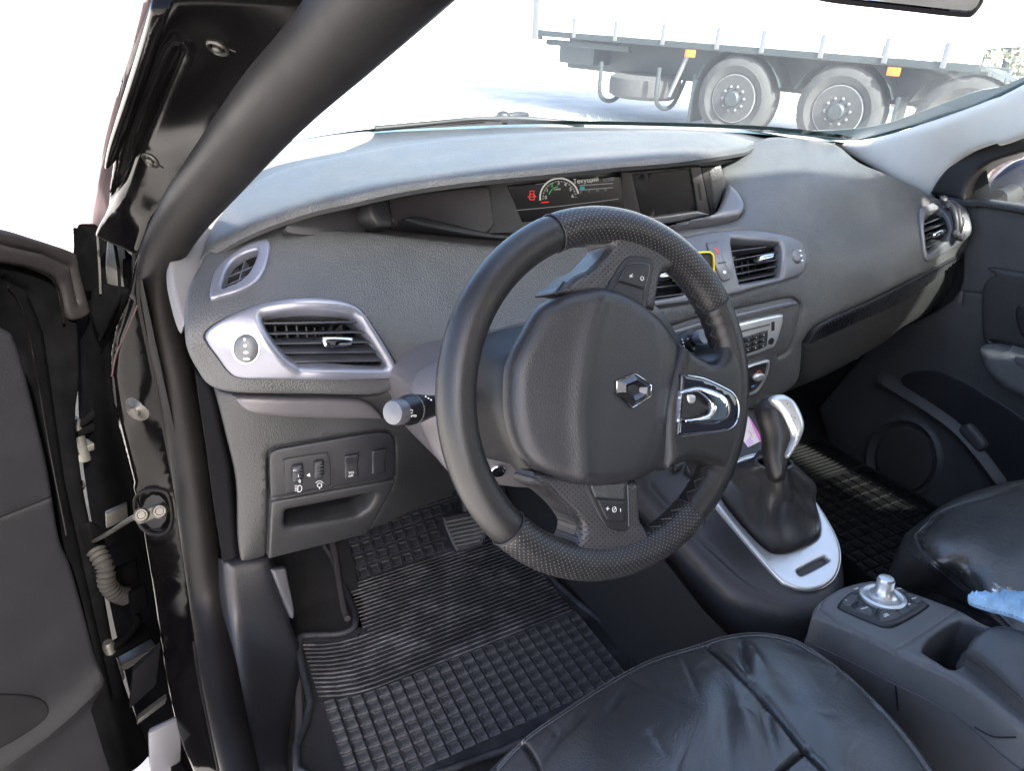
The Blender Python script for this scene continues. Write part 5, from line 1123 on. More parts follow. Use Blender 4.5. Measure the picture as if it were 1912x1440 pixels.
S_pad = S_arm.off(.001)
pad = cr([Z5(342, 540), Z5(360, 510), Z5(420, 462), Z5(510, 436), Z5(600, 425), Z5(680, 445), Z5(820, 525), Z5(822, 545), Z5(760, 590), Z5(650, 648), Z5(600, 654), Z5(540, 638), Z5(360, 560)], 5)
pd = sheet('control_pad', pad, S_pad, m_dark, arm, res=9, edge=(5, .003), thick=.004)
sheet('pad_gap', grow(pad, 1.03), S_arm.off(.0006), m_hole, pd, res=24, thick=.0005, holes=[grow(pad, .97)])
n0 = S_arm.N((1647, 1123))[0]; p0 = S_arm.P((1647, 1123))[0]+n0*.0042; n0 = n0
lathe('dial_base', p0, n0, [(.0265, -.002), (.0265, .003), (.023, .0045), (.019, .0035), (.0165, .001)], m_sil3, pd, n=32)
lathe('rotary_dial', p0, n0, [(.0165, .0), (.0160, .006), (.0125, .009), (.0115, .012), (.0100, .015), (.0094, .026), (.0086, .0285), (.004, .0295), (0, .0295)], m_sil3, pd, n=32)
for i in range(9): lathe('dial_ridge', p0+n0*(.0155+.0011*i), n0, [(.0098, 0), (.0102, .0004), (.0098, .0008)], m_sil3, pd, n=24)
S_p2 = S_pad.off(.0032)
btn = [[Z5(352, 535), Z5(400, 487), Z5(448, 495), Z5(412, 556)], [Z5(412, 478), Z5(452, 460), Z5(500, 452), Z5(470, 478)], [Z5(645, 448), Z5(690, 458), Z5(700, 478), Z5(650, 470)], [Z5(705, 480), Z5(740, 490), Z5(750, 505), Z5(715, 500)], [Z5(730, 512), Z5(775, 508), Z5(800, 525), Z5(760, 540)], [Z5(655, 575), Z5(700, 558), Z5(735, 572), Z5(690, 600)], [Z5(710, 552), Z5(745, 535), Z5(775, 548), Z5(740, 568)], [Z5(565, 582), Z5(640, 575), Z5(690, 606), Z5(600, 640), Z5(555, 628)], [Z5(452, 555), Z5(510, 565), Z5(528, 592), Z5(510, 608), Z5(430, 575)]]
for q in btn: sheet('pad_button', cr([tuple(p) for p in grow(np.array(q), .93)], 3), S_p2, m_dash, pd, res=10, edge=(3, .0015), thick=.002)
for s_, a_, b_ in (('L', Z5(380, 530), Z5(395, 526)), ('MAP', Z5(428, 470), Z5(450, 462)), ('DEST', Z5(590, 614), Z5(625, 598)), ('HOME', Z5(592, 624), Z5(628, 608)), ('AUDIO', Z5(668, 580), Z5(700, 566)), ('SET', Z5(722, 556), Z5(745, 545)), ('INFO', Z5(655, 470), Z5(685, 464)), ('BACK', Z5(742, 524), Z5(775, 512)), ('ROUTE', Z5(465, 580), Z5(500, 570))):
    text('button_print', s_, a_, b_, S_p2.off(.0016), 3.4, m_white, pd)
for q in ([Z5(410, 556), Z5(448, 538)], [Z5(540, 606), Z5(555, 574)]): line('pad_slit', q, S_p2.off(.0012), 2.4, m_hole, pd)
# padded lid
lid = thing('padded_armrest', (.74, .15, .66), 'padded black leather armrest lid standing at the rear of the console', 'armrest')
S_lid = Surf([(1800, 1213, 'z', .712), (1807, 1195, 'z', .716), (1841, 1166, 'z', .722), (1875, 1160, 'z', .724), (1912, 1172, 'z', .724), (1858, 1253, 'z', .722), (1912, 1297, 'z', .726), (1880, 1220, 'z', .728), (1960, 1340, 'z', .726), (1990, 1220, 'z', .724)], lam=1e-4)
c_lid = cr([Z5(1028, 782), Z5(1034, 750), Z5(1060, 705), Z5(1110, 660), Z5(1160, 633), Z5(1250, 622), Z5(1380, 660), Z5(1560, 740)+(1,), Z5(1560, 1200)+(1,), Z5(1358, 1040), Z5(1200, 905), Z5(1090, 820)], 5)
m_lid = leather('lid_leather', (.050, .051, .054), .36, 300, .15)
sheet('lid_cushion', c_lid, S_lid, m_lid, lid, res=10, edge=(14, .010, 1), skirt=[(.0, .0, -.006), (-.004, .004, -.016), (-.001, -.006, -.040), (.008, -.03, -.072)])
ls = cr([Z5(1032, 800), Z5(1095, 832), Z5(1200, 918), Z5(1358, 1052), Z5(1420, 1105)], 10, False)
for i in range(0, len(ls)-1, 1):
    line('lid_stitch', [ls[i]+(ls[i+1]-ls[i])*.15, ls[i]+(ls[i+1]-ls[i])*.7], S_lid.off(-.008), 1.2, m_gthread, lid, n=4)
line('lid_seam', [tuple(p) for p in ls[::4]+[0, -3]], S_lid.off(-.005), 2.4, m_lid, lid)

# ================================================================== SEATS
seat = thing('front_seat', (.38, .2, .36), 'black leather driver seat cushion with creased panels in the foreground', 'car seat')
Z8 = lambda x, y: (880+x/2.1244, 1130+y/2.1244)
S_seat = Surf([(908, 1431, 'z', .640), (965, 1375, 'z', .650), (1125, 1267, 'z', .662), (1294, 1196, 'z', .672), (1412, 1171, 'z', .676), (1501, 1191, 'z', .670), (1633, 1290, 'z', .664), (1756, 1436, 'z', .660), (1380, 1230, 'z', .692), (1300, 1300, 'z', .694), (1100, 1400, 'z', .684), (1500, 1400, 'z', .690), (1300, 1440, 'z', .690), (1600, 1350, 'z', .688), (1200, 1600, 'z', .69), (1600, 1600, 'z', .69), (860, 1560, 'z', .64)], lam=1e-4)
c_seat = cr([(860, 1500, 1), (885, 1460), (908, 1431), (965, 1375), (1045, 1318), (1125, 1267), (1210, 1222), (1294, 1195), (1351, 1178), (1412, 1171), (1459, 1176), (1501, 1190), (1563, 1229), (1633, 1290), (1704, 1365), (1756, 1436), (1800, 1520, 1), (1750, 1640, 1), (900, 1640, 1)], 6)
seam1 = cr([Z8(905, 150), Z8(930, 160), Z8(980, 195), Z8(1060, 270), Z8(1180, 390), Z8(1310, 560), Z8(1410, 665), Z8(1500, 800)], 6, False)
seam2 = cr([Z8(1200, 700), Z8(1240, 645), Z8(1325, 575)], 6, False)
seam3 = cr([Z8(150, 525), Z8(200, 548), Z8(240, 600), Z8(265, 660), Z8(270, 760)], 6, False)
edge_in = cr([Z8(100, 640), Z8(215, 520), Z8(370, 410), Z8(540, 300), Z8(710, 210), Z8(900, 150), Z8(1000, 118), Z8(1120, 102), Z8(1230, 116), Z8(1310, 145), Z8(1430, 225), Z8(1570, 350), Z8(1710, 510), Z8(1820, 660)], 6, False)
rs = random.Random(4)
def wrinkles(p):
    h = np.zeros(len(p))
    for (x, y, a, L, w_, d) in wr:
        dx, dy = p[:, 0]-x, p[:, 1]-y; u = dx*math.cos(a)+dy*math.sin(a); v_ = -dx*math.sin(a)+dy*math.cos(a)
        h += d*np.exp(-(u/L)**2-(v_/w_)**2)
    return h
wr = [(*Z8(1090, 210), 1.25, 34, 6, -.006), (*Z8(1120, 190), .9, 30, 6, .004), (*Z8(1180, 470), 1.35, 55, 12, -.005), (*Z8(1100, 480), 1.25, 70, 14, .004), (*Z8(1010, 480), 1.45, 60, 18, -.004), (*Z8(700, 330), .5, 60, 5, -.002), (*Z8(560, 400), 2.2, 45, 7, -.002), (*Z8(330, 540), 2.1, 40, 7, -.003), (*Z8(420, 460), 2.3, 40, 5, -.002), (*Z8(1270, 330), .8, 60, 22, -.003), (*Z8(1400, 480), 1.0, 70, 26, .003), (*Z8(1330, 180), .3, 50, 8, -.002)]
for i in range(26): wr.append((rs.uniform(1000, 1650), rs.uniform(1230, 1440), rs.uniform(0, 3.1), rs.uniform(15, 40), rs.uniform(3, 6), rs.uniform(-.0018, .0008)))
sheet('seat_cushion', c_seat, S_seat, m_leath, seat, res=6, edge=(20, .012, 1), skirt=[(.0, .010, -.010), (.0, .018, -.03), (.0, .014, -.08), (.0, -.02, -.16), (0, -.06, -.24)],
      hf=addf(groove(seam1, 4.5, .009), groove(seam2, 4.5, .008), groove(seam3, 4, .006), groove(edge_in, 2.2, .0016), groove(edge_in+[2, 7], 2.2, .0014), wrinkles))
stt = []
for off in ([0, 3.5], [1, 9]):
    ei = edge_in+off
    for i in range(0, len(ei)-1):
        for f0, f1 in ((.02, .38), (.52, .88)): stt.append(line('stitching', [ei[i]+(ei[i+1]-ei[i])*f0, ei[i]+(ei[i+1]-ei[i])*f1], S_seat.off(-.0012), 1.1, m_sthread, seat, n=4))
join(stt, 'stitching', 'stuff')
pseat = thing('front_seat', (1.14, .3, .36), 'black leather passenger seat cushion beside the far door', 'car seat')
S_ps = Surf([(1686, 993, 'z', .640), (1762, 934, 'z', .655), (1832, 906, 'z', .66), (1912, 889, 'z', .66), (1654, 1066, 'z', .60), (1760, 1110, 'z', .60), (1712, 1004, 'z', .675), (1756, 1062, 'z', .675), (1834, 1127, 'z', .672), (1800, 980, 'z', .69), (1880, 1000, 'z', .69), (1912, 1100, 'z', .69), (1990, 1000, 'z', .69), (2450, 1000, 'z', .69), (2450, 1350, 'z', .69), (2100, 900, 'z', .67)], lam=1e-4)
Z6 = lambda x, y: (1450+x/2.881, 500+y/2.881)
c_ps = cr([(1645, 1096, 1), (1654, 1066), (1668, 1036), (1680, 1002), (1690, 988), (1714, 968), (1762, 934), (1832, 906), (1912, 888), (2040, 868), (2250, 862), (2400, 880), (2500, 960), (2560, 1400, 1), (2200, 1420, 1), (1900, 1200), (1811, 1140), (1730, 1112)], 5)
ps_e = cr([(1930, 900), (1773, 950), (1735, 978), (1719, 994), (1712, 1004), (1719, 1025), (1756, 1062), (1834, 1127), (1880, 1170)], 6, False)
sheet('seat_cushion', c_ps, S_ps, m_leath, pseat, res=9, edge=(14, .010, 1), skirt=[(-.002, .006, -.02), (-.002, .010, -.06), (0, -.02, -.2)], hf=addf(groove(ps_e, 2.5, .003), groove(ps_e+[5, 1], 2, .0015), lambda p: .0010*np.sin(p[:, 0]*.05+p[:, 1]*.03)*np.sin(p[:, 1]*.045)))
line('piping', [tuple(p) for p in (ps_e+[-3, 1])[::3]], S_ps.off(.0005), 2.4, m_leath, pseat)
for root_, x0_, x1_, y0_ in ((seat, .17, .60, -.10), (pseat, .92, 1.36, .02)):
    box('backrest', ((x0_+x1_)/2, y0_-.16, .93), ((x1_-x0_)/2, 0, 0), (0, .06, .012), (0, -.09, .30), m_leath, root_, bev=.045, seg=4)
    box('headrest', ((x0_+x1_)/2, y0_-.29, 1.33), (.13, 0, 0), (0, .045, .01), (0, -.02, .08), m_leath, root_, bev=.035, seg=4)
# light blue work glove lying on the lid
glv = thing('work_glove', S_lid.P((1870, 1155))[0], 'light blue knitted glove lying on the armrest lid', 'glove')
m_glove = M('blue_knit', (.27, .46, .68), .9, bump=.4, bscale=260, bdist=.001, var=.25, vscale=60)
S_gv = S_lid.off(.012)
sheet('glove_finger', cr([Z5(1062, 568), Z5(1058, 548), Z5(1080, 536), Z5(1210, 537), Z5(1300, 530), Z5(1420, 540)+(1,), Z5(1420, 700)+(1,), Z5(1310, 648), Z5(1240, 625), Z5(1150, 600)], 5), S_gv, m_glove, glv, res=5, inflate=(16, .014, .010), back=True, thick=0, ang=180, hf=lambda p: .0016*np.sin(p[:, 0]*.9))
sheet('glove_cuff', cr([Z5(1205, 535), Z5(1215, 510), Z5(1240, 500), Z5(1300, 521), Z5(1420, 524)+(1,), Z5(1420, 560)+(1,), Z5(1300, 560), Z5(1230, 550)], 4), S_gv.off(-.004), m_glove, glv, res=5, inflate=(8, .010, .006), back=True, thick=0, ang=180)
line('glove_seam', [Z5(1300, 575), Z5(1320, 610), Z5(1322, 645)], S_gv.off(.012), 1.6, M('glove_seam', (.06, .20, .5), .8), glv)
# crumpled clear wrapper on the passenger seat
wrp = thing('clear_wrapper', S_ps.P((1885, 1105))[0], 'crumpled clear plastic wrapper on the passenger seat', 'wrapper')
V = []; rs2 = random.Random(2)
for i in range(7):
    for j in range(13):
        q = Z5(1190+j*16, 440+i*11+j*5); p = S_ps.P(q)[0]; V.append(p+S_ps.N(q)[0]*rs2.uniform(.002, .012))
m_clear = M('clear_film', (.75, .78, .8), .08, var=0); m_clear.node_tree.nodes['Principled BSDF'].inputs['Transmission Weight'].default_value = .75
mk('film', V, [[i*13+j, i*13+j+1, (i+1)*13+j+1, (i+1)*13+j] for i in range(6) for j in range(12)], m_clear, wrp, smooth=False)

# ================================================================== FLOOR MATS AND PEDAL
FZ = .372
mat_ = thing('rubber_floor_mat', (.32, .9, FZ), 'dusty black rubber floor mat with ribs and square studs under the pedals', 'floor mat')
def mz(x, y): return FZ+.004+.030*max(0, (.19-x)/.11)**2*(1 if y < 1.05 else 1)+max(0, y-1.13)*.55
def mp(x, y, h=0): return np.array([x, y, mz(x, y)+h])
# outline of the mat in plan, with the notch for the foot rest
out = [(.075, .70), (.085, .85), (.095, .985), (.12, 1.005), (.175, 1.00), (.197, 1.02), (.202, 1.08), (.195, 1.18), (.19, 1.32), (.56, 1.32), (.562, 1.15), (.558, .95), (.552, .70)]
gx_, gy_ = np.meshgrid(np.linspace(.07, .57, 51), np.linspace(.69, 1.33, 65)); pts = np.stack([gx_.ravel(), gy_.ravel()], -1)
oc = cr(out, 4); pin = pts[inside(pts, oc)]; pin = pin[segd(pin, oc) > .006]
allp = np.concatenate([oc, pin]); ne = len(oc)
r = geometry.delaunay_2d_cdt([Vector(p) for p in allp], [(i, (i+1) % ne) for i in range(ne)], [], 0, 1e-6)
v2 = np.array([[p.x, p.y] for p in r[0]]); tr = np.array([list(f) for f in r[2]]); tr = tr[inside(v2[tr].mean(1), oc)]
mk('mat_base', [mp(x, y) for x, y in v2], tr, m_mat, mat_)
rim = [mp(x, y, .004) for x, y in oc]
tube('mat_rim', [mp(x, y, .006) for x, y in np.vstack([oc, oc[:1]])], .0055, m_mat, mat_, n=8, raw=True)
# ribs across the middle
y = .905
ys = np.linspace(.873, 1.125, 27)
def slope(x): return (x-.32)*.045
for yy in ys:
    x0 = .100 if yy < .99 else (.205 if yy > 1.0 else .21); pr = []
    if yy > 1.09: x0 = .21
    for x in np.linspace(x0, .548, 16): pr.append(mp(x, yy+slope(x)+(.006*max(0, (.2-x)/.1)**2), .0025))
    tube('rib', pr, .0017, m_matd, mat_, n=6, raw=True, flat=1.0)
# square studs: near field and under the pedals
def stud_mesh(s):
    b = s/2; t = b*.86; d = b*.55
    V = [(-b, -b, 0), (b, -b, 0), (b, b, 0), (-b, b, 0), (-t, -t, .004), (t, -t, .004), (t, t, .004), (-t, t, .004), (-d, -d, .0026), (d, -d, .0026), (d, d, .0026), (-d, d, .0026)]
    Fc = [[i, (i+1) % 4, 4+(i+1) % 4, 4+i] for i in range(4)]+[[4+i, 4+(i+1) % 4, 8+(i+1) % 4, 8+i] for i in range(4)]+[[8, 9, 10, 11]]
    me = bpy.data.meshes.new('stud'); me.from_pydata(V, [], Fc); me.update(); me.materials.append(m_matd); return me
sm_ = stud_mesh(.0180); smd = stud_mesh(.0195); smd.materials[0] = m_mat
def studs(me, xs, ys_, parent, ok, mzf, sl):
    base_ = wloc(parent)
    for yy in ys_:
        for x in xs:
            Y_ = yy+sl(x)
            if not ok(x, Y_): continue
            o = bpy.data.objects.new('stud', me); COL.objects.link(o); o.parent = parent
            o.location = np.array([x, Y_, mzf(x, Y_)+.0004])-base_; o.rotation_euler = (math.atan(.55) if Y_ > 1.13 and mzf is mz else 0, 0, rs.uniform(-.03, .03))
studs(sm_, np.arange(.112, .55, .0206), np.arange(.715, .866, .0206), mat_, lambda x, y: inside(np.array([[x, y]]), oc)[0] and segd(np.array([[x, y]]), oc)[0] > .014, mz, slope)
studs(smd, np.arange(.222, .55, .0222), np.arange(1.143, 1.29, .0222), mat_, lambda x, y: inside(np.array([[x, y]]), oc)[0] and segd(np.array([[x, y]]), oc)[0] > .014, mz, slope)
# carpet mat below it, with stitched binding
cm_ = thing('carpet_mat', (.15, 1.1, FZ), 'black carpet mat with grey binding showing beside the rubber mat', 'carpet mat')
def cz(x, y): return FZ+.002+max(0, y-1.10)*.45
oc2 = cr([(.045, .69), (.055, .80), (.075, .90), (.085, 1.0), (.088, 1.15), (.095, 1.33), (.23, 1.33), (.225, 1.10), (.2, 1.0), (.15, .9), (.14, .69)], 4)
k = len(oc2); cen_ = oc2.mean(0)
gx_, gy_ = np.meshgrid(np.linspace(.04, .24, 21), np.linspace(.68, 1.34, 60)); pts = np.stack([gx_.ravel(), gy_.ravel()], -1); pin = pts[inside(pts, oc2)]; pin = pin[segd(pin, oc2) > .005]
r = geometry.delaunay_2d_cdt([Vector(p) for p in np.concatenate([oc2, pin])], [(i, (i+1) % k) for i in range(k)], [], 0, 1e-6)
v2 = np.array([[p.x, p.y] for p in r[0]]); tr = np.array([list(f) for f in r[2]]); tr = tr[inside(v2[tr].mean(1), oc2)]
mk('carpet_pile', [(x, y, cz(x, y)+.002) for x, y in v2], tr, m_carpet, cm_)
tube('binding', [(x, y, cz(x, y)+.003) for x, y in cr([(.045, .69), (.055, .80), (.075, .90), (.085, 1.0), (.088, 1.15), (.095, 1.33)], 6, False)], .0065, m_bind, cm_, n=8, raw=True)
tube('binding', [(.212, 1.33, cz(0, 1.33)+.006), (.205, 1.2, cz(0, 1.2)+.006), (.188, 1.08, cz(0, 1.08)+.008), (.185, 1.03, cz(0, 1.03)+.01)], .006, m_bind, cm_, n=8)
# brake pedal
ped = thing('brake_pedal', at(872, 990, 'y', 1.12), 'worn black rubber brake pedal with cross ridges behind the wheel', 'pedal')
S_pd = Plane(at(872, 990, 'y', 1.10), (0, -.72, .69))
c_pd = cr([(826, 972), (832, 964), (880, 955), (920, 950), (912, 990), (902, 1016), (892, 1022), (860, 1030), (850, 1028), (838, 1005)], 4)
sheet('pedal_pad', c_pd, S_pd, m_mat, ped, res=9, edge=(5, .004), thick=.014)
for i in range(7):
    f_ = (i+.6)/7; a_ = np.array([828+f_*20, 972+f_*52]); b_ = np.array([924-f_*26, 952+f_*60])
    line('pedal_ridge', [a_+[3, -1], (a_+b_)/2, b_+[-4, 1]], S_pd.off(.0035), 4, m_pedal, ped, n=6)
tube('pedal_arm', [S_pd.P((875, 965))[0]-S_pd.n*.012, S_pd.P((875, 930))[0]+np.array([0, .05, .06]), S_pd.P((880, 860))[0]+np.array([0, .10, .2])], .010, m_black, ped, n=8)
# passenger side mat
pm = thing('passenger_floor_mat', (1.2, .85, FZ), 'black rubber mat with small squares in the passenger footwell', 'floor mat')
loft('mat_base', [[(x, y, FZ+.004) for x in (.945, 1.2, 1.43)] for y in (.45, .8, 1.15)], m_black, pm, n=2)
m_pmat = M('passenger_mat_rubber', (.0045, .0045, .005), .5, spec=.25, var=.2)
sp_m = stud_mesh(.0250); sp_m.materials[0] = m_pmat
studs(sp_m, np.arange(.965, 1.42, .0275), np.arange(.66, 1.0, .0275), pm, lambda x, y: True, lambda x, y: FZ+.0042, lambda x: 0)
for yy in np.arange(1.02, 1.15, .012): tube('rib', [(.955, yy, FZ+.0055), (1.42, yy, FZ+.0055)], .0025, m_pmat, pm, n=5, raw=True)

# ================================================================== DRIVER DOOR (open)
dd = thing('driver_door', (-.155, 1.10, .3), 'open black driver door with dark plastic inner panel at the left edge', 'car door')
DU = np.array([-.906, -.42, 0]); DN = np.array([.42, -.906, 0]); DP = np.array([-.155, 1.10, .6])
S_dr = Plane(DP+DN*.02, DN)
c_dp = cr([(-140, 560, 1), (0, 612), (26, 636), (46, 700), (68, 790), (88, 879), (108, 1000), (128, 1050), (150, 1125), (180, 1237), (210, 1342), (244, 1460, 1), (-140, 1460, 1)], 5)
sheet('door_trim', c_dp, S_dr, m_door, dd, res=16, edge=(12, .010), thick=.03, hf=addf(groove([(-100, 985), (0, 962), (94, 925)], 2.0, .003), groove([(-90, 1470), (0, 1412), (75, 1360), (120, 1322), (160, 1284), (186, 1252)], 17, -.016)))
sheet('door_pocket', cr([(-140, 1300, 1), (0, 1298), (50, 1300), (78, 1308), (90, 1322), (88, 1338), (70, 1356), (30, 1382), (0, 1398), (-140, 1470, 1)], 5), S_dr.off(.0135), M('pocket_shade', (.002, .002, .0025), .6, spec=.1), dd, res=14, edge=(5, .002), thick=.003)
# black shell edge along the hinge side
S_de = Surf([(0, 450, 't', 1.00), (120, 480, 't', 1.12), (60, 640, 't', 1.10), (140, 640, 't', 1.16), (100, 900, 't', 1.13), (165, 900, 't', 1.2), (130, 1100, 't', 1.15), (190, 1100, 't', 1.2), (200, 1350, 't', 1.14), (270, 1400, 't', 1.17)])
c_de = cr([(-140, 470, 1), (-20, 470), (20, 478), (70, 500), (100, 530), (120, 560), (140, 590), (146, 700), (138, 780), (150, 900), (170, 1000), (190, 1100), (215, 1230), (248, 1330), (276, 1400), (270, 1420), (245, 1442), (230, 1440), (200, 1342), (170, 1237), (140, 1125), (100, 1000), (82, 879), (60, 790), (36, 700), (16, 640), (-140, 570, 1)], 5)
sheet('door_shell', c_de, S_de, m_paintd, dd, res=14, edge=(10, .008), thick=.03, hf=addf(groove([(0, 520), (50, 545), (80, 620), (100, 760), (120, 900), (160, 1080), (210, 1300)], 7, .007)))
# rubber strip on top of the door
c_ds = cr([(-140, 400, 1), (-20, 424), (0, 428), (60, 446), (118, 466), (128, 478), (134, 505), (152, 570), (154, 584), (140, 594), (120, 596), (108, 580), (100, 545), (88, 520), (60, 505), (0, 488), (-140, 470, 1)], 5)
sheet('window_strip', c_ds, S_de.off(.012), m_rubber, dd, res=12, edge=(10, .008), thick=.03, hf=groove([(-60, 440), (0, 456), (60, 470), (112, 495), (128, 560)], 4, .004))
line('paint_edge', [(-40, 470), (0, 482), (50, 500), (85, 522), (98, 555), (104, 600)], S_de.off(.016), 5, m_paint, dd)
line('paint_edge', [(0, 530), (22, 560), (40, 620), (60, 720), (82, 850), (112, 1000)], S_de.off(.012), 4, m_paint, dd)
# door glass lowered into the strip, only its edge shows
# check strap
cs = tube('check_strap', [dist(178, 1010, 1.16), dist(205, 995, 1.13), dist(240, 972, 1.10), dist(262, 962, 1.09)], [.006, .006, .007, .009], m_metal, dd, n=8, flat=.55)
box('strap_link', dist(282, 958, 1.082), (.022, -.008, .010), (.002, .004, 0), (-.004, 0, .009), m_metal, dd, bev=.004)
for x, y in ((264, 962), (298, 955)):
    p = dist(x, y, 1.072); lathe('strap_pin', p, CAM-p, [(.0105, -.006), (.0105, .003), (.008, .005), (.006, .005), (.005, .003), (0, .003)], m_metal, dd, n=18)
# wiring bellows
bp = cr3([dist(180, 1030, 1.17), dist(196, 1060, 1.16), dist(200, 1090, 1.165), dist(215, 1108, 1.18), dist(235, 1115, 1.20)], 14)
V = []; n_ = 14; T_, A_, B_ = frames(bp)
for i in range(len(bp)):
    rr = .0125+.002*math.cos(i*1.6)
    for k in range(n_): V.append(bp[i]+A_[i]*rr*math.cos(2*math.pi*k/n_)+B_[i]*rr*math.sin(2*math.pi*k/n_))
mk('wiring_bellows', V, [[i*n_+k, i*n_+(k+1) % n_, (i+1)*n_+(k+1) % n_, (i+1)*n_+k] for i in range(len(bp)-1) for k in range(n_)], M('dusty_rubber', (.012, .011, .010), .8, spec=.2), dd)
sheet('bellows_plate', cr([(143, 985), (150, 975), (165, 985), (176, 1010), (186, 1080), (182, 1105), (172, 1098), (158, 1040)], 4), S_de.off(.02), m_paintd, dd, res=10, edge=(5, .003), thick=.02)

# ================================================================== PASSENGER DOOR
pdr = thing('passenger_door', (1.47, .7, .3), 'closed passenger door with dark panel, armrest and round speaker', 'car door')
S_pdr = Plane((1.475, .8, .7), (-1, -.02, .05))
c_pd2 = cr([(1735, 352, 1), (1800, 372), (1860, 378), (2700, 519, 1), (2700, 1348, 1), (1900, 1010), (1700, 1010), (1620, 960), (1560, 860), (1530, 760, 1), (1640, 640), (1780, 560), (1800, 480), (1790, 400)], 4)
ridge = cr([(1650, 712), (1693, 738), (1745, 770), (1790, 804), (1832, 850), (1870, 900)], 8, False)
spk = ell(1689, 857, 66, 74, n=40); spk = np.vstack([spk, spk[:1]])
pdh = addf(groove(ridge, 8, -.015), groove(spk, 5, -.007), groove((spk-[1689, 857])*.86+[1689, 857], 5, .006))
m_pdoor = M('passenger_door_plastic', (.050, .050, .052), .5, bump=.3, bscale=480, kind='voronoi', bdist=.0008)
sheet('door_trim', c_pd2, S_pdr, m_pdoor, pdr, res=10, edge=(6, .004), thick=.04, hf=addf(pdh, groove([(1797, 562), (1800, 545), (1835, 548)], 2.5, .003)))
sheet('speaker_grille', ell(1689, 857, 54, 61), S_pdr.off(.0045), M('grille_cloth', (.035, .034, .034), .9, bump=1, bscale=900), pdr, res=12, edge=(10, .002), thick=.004)
sheet('pocket', cr([(1682, 710), (1700, 695), (1745, 691), (1790, 705), (1850, 740), (1912, 780), (2000, 850, 1), (1930, 960, 1), (1880, 905), (1835, 850), (1792, 803), (1745, 768), (1695, 736)], 4), S_pdr.off(.003), m_dark, pdr, res=14, edge=(8, .003), thick=.004)
sheet('pocket_divider', cr([Z6(985, 870), Z6(1030, 838), Z6(1060, 850), Z6(1135, 945), Z6(1100, 990), Z6(1040, 940)], 4), S_pdr.off(.008), m_pdoor, pdr, res=8, edge=(8, .010), thick=.01)
c_ins = cr([(1835, 560), (1838, 538), (1846, 522), (1862, 514), (1920, 508), (2700, 663, 1), (2700, 872, 1), (1930, 655), (1880, 648), (1842, 640), (1836, 600)], 4)
sheet('door_insert', c_ins, S_pdr.off(.004), m_dash2, pdr, res=12, edge=(10, .012), thick=.01)
c_ar = cr([(1840, 647), (1853, 641), (1890, 647), (1930, 655), (2700, 900, 1), (2700, 1049, 1), (1950, 752), (1912, 740), (1884, 722), (1860, 700), (1847, 678)], 4)
sheet('door_armrest', c_ar, S_pdr.off(.010), m_arm, pdr, res=10, edge=(22, .040), thick=.03)
sheet('door_handle', cr([(1897, 585), (1900, 572), (1908, 568), (1940, 568, 1), (1940, 632, 1), (1912, 630), (1901, 608)], 4), S_pdr.off(.018), m_black, pdr, res=10, edge=(6, .004), thick=.006)
sheet('armrest_switch', cr([(1894, 672), (1902, 664), (1940, 668, 1), (1940, 690, 1), (1905, 684)], 3), S_pdr.off(.052), m_sil2, pdr, res=8, edge=(5, .004), thick=.006)
# window frame and glass
sheet('window_frame', cr([(1738, 362, 1), (1752, 338), (1776, 308), (1815, 280), (1870, 260), (1950, 236), (2400, 30), (2950, -400, 1), (2950, -330, 1), (2400, 80), (1990, 262), (1912, 285), (1862, 300), (1830, 318), (1812, 340), (1804, 362), (1806, 376, 1)], 4), S_pdr.off(.010), m_black, pdr, res=10, edge=(8, .008), thick=.04)
mk('door_glass', [(1.49, 1.00, .985), (1.49, -.42, .985), (1.44, -.42, 1.46), (1.44, .40, 1.46)], [[0, 1, 2, 3]], m_tint, pdr, smooth=False)
sheet('belt_line', cr([(1740, 356, 1), (1776, 366), (1820, 372), (1912, 385), (2700, 522, 1), (2700, 541, 1), (1912, 400), (1830, 388), (1780, 384)], 4), S_pdr.off(.010), m_dash2, pdr, res=12, edge=(5, .006), thick=.02)
mk('rear_side_glass', [(1.49, -.55, .985), (1.49, -1.9, .985), (1.44, -1.9, 1.46), (1.44, -.55, 1.46)], [[0, 1, 2, 3]], m_tint, body, smooth=False)
# stony bank seen through the passenger window
rb_ = random.Random(5); V = []; nx_, ny_ = 36, 14
for j in range(ny_):
    for i in range(nx_):
        y_ = -1.0+4.0*i/(nx_-1); f_ = j/(ny_-1); x_ = 3.3+1.3*f_+rb_.uniform(-.06, .06); z_ = gz(x_, y_)-.05+1.15*f_**.7+rb_.uniform(-.07, .07)
        V.append((x_, y_+rb_.uniform(-.04, .04), z_))
bk = mk('earth_bank', V, [[j*nx_+i, j*nx_+i+1, (j+1)*nx_+i+1, (j+1)*nx_+i] for j in range(ny_-1) for i in range(nx_-1)], M('brown_earth', (.16, .125, .11), .95, bump=.8, bscale=14, bdist=.04, var=.5, vscale=9), ang=25)
bk['kind'] = 'structure'
# outside mirror on that door
om = thing('side_mirror', at(1890, 335, 'x', 1.66), 'dark blue black outside mirror beyond the passenger window', 'mirror')
S_om = Plane(at(1890, 335, 'x', 1.66), (-.6, -1, .1))
sheet('mirror_shell', cr([(1845, 366, 1), (1852, 340), (1880, 312), (1912, 296), (1990, 280), (2010, 330), (2000, 388, 1), (1912, 386)], 4), S_om, M('blue_black_paint', (.008, .010, .018), .35, spec=.2), om, res=10, inflate=(40, .05, .06), back=True, thick=0, ang=180)
tube('mirror_foot', [at(1862, 372, 'x', 1.56), at(1880, 368, 'x', 1.60), at(1900, 352, 'x', 1.66)], .02, m_black, om, n=10)

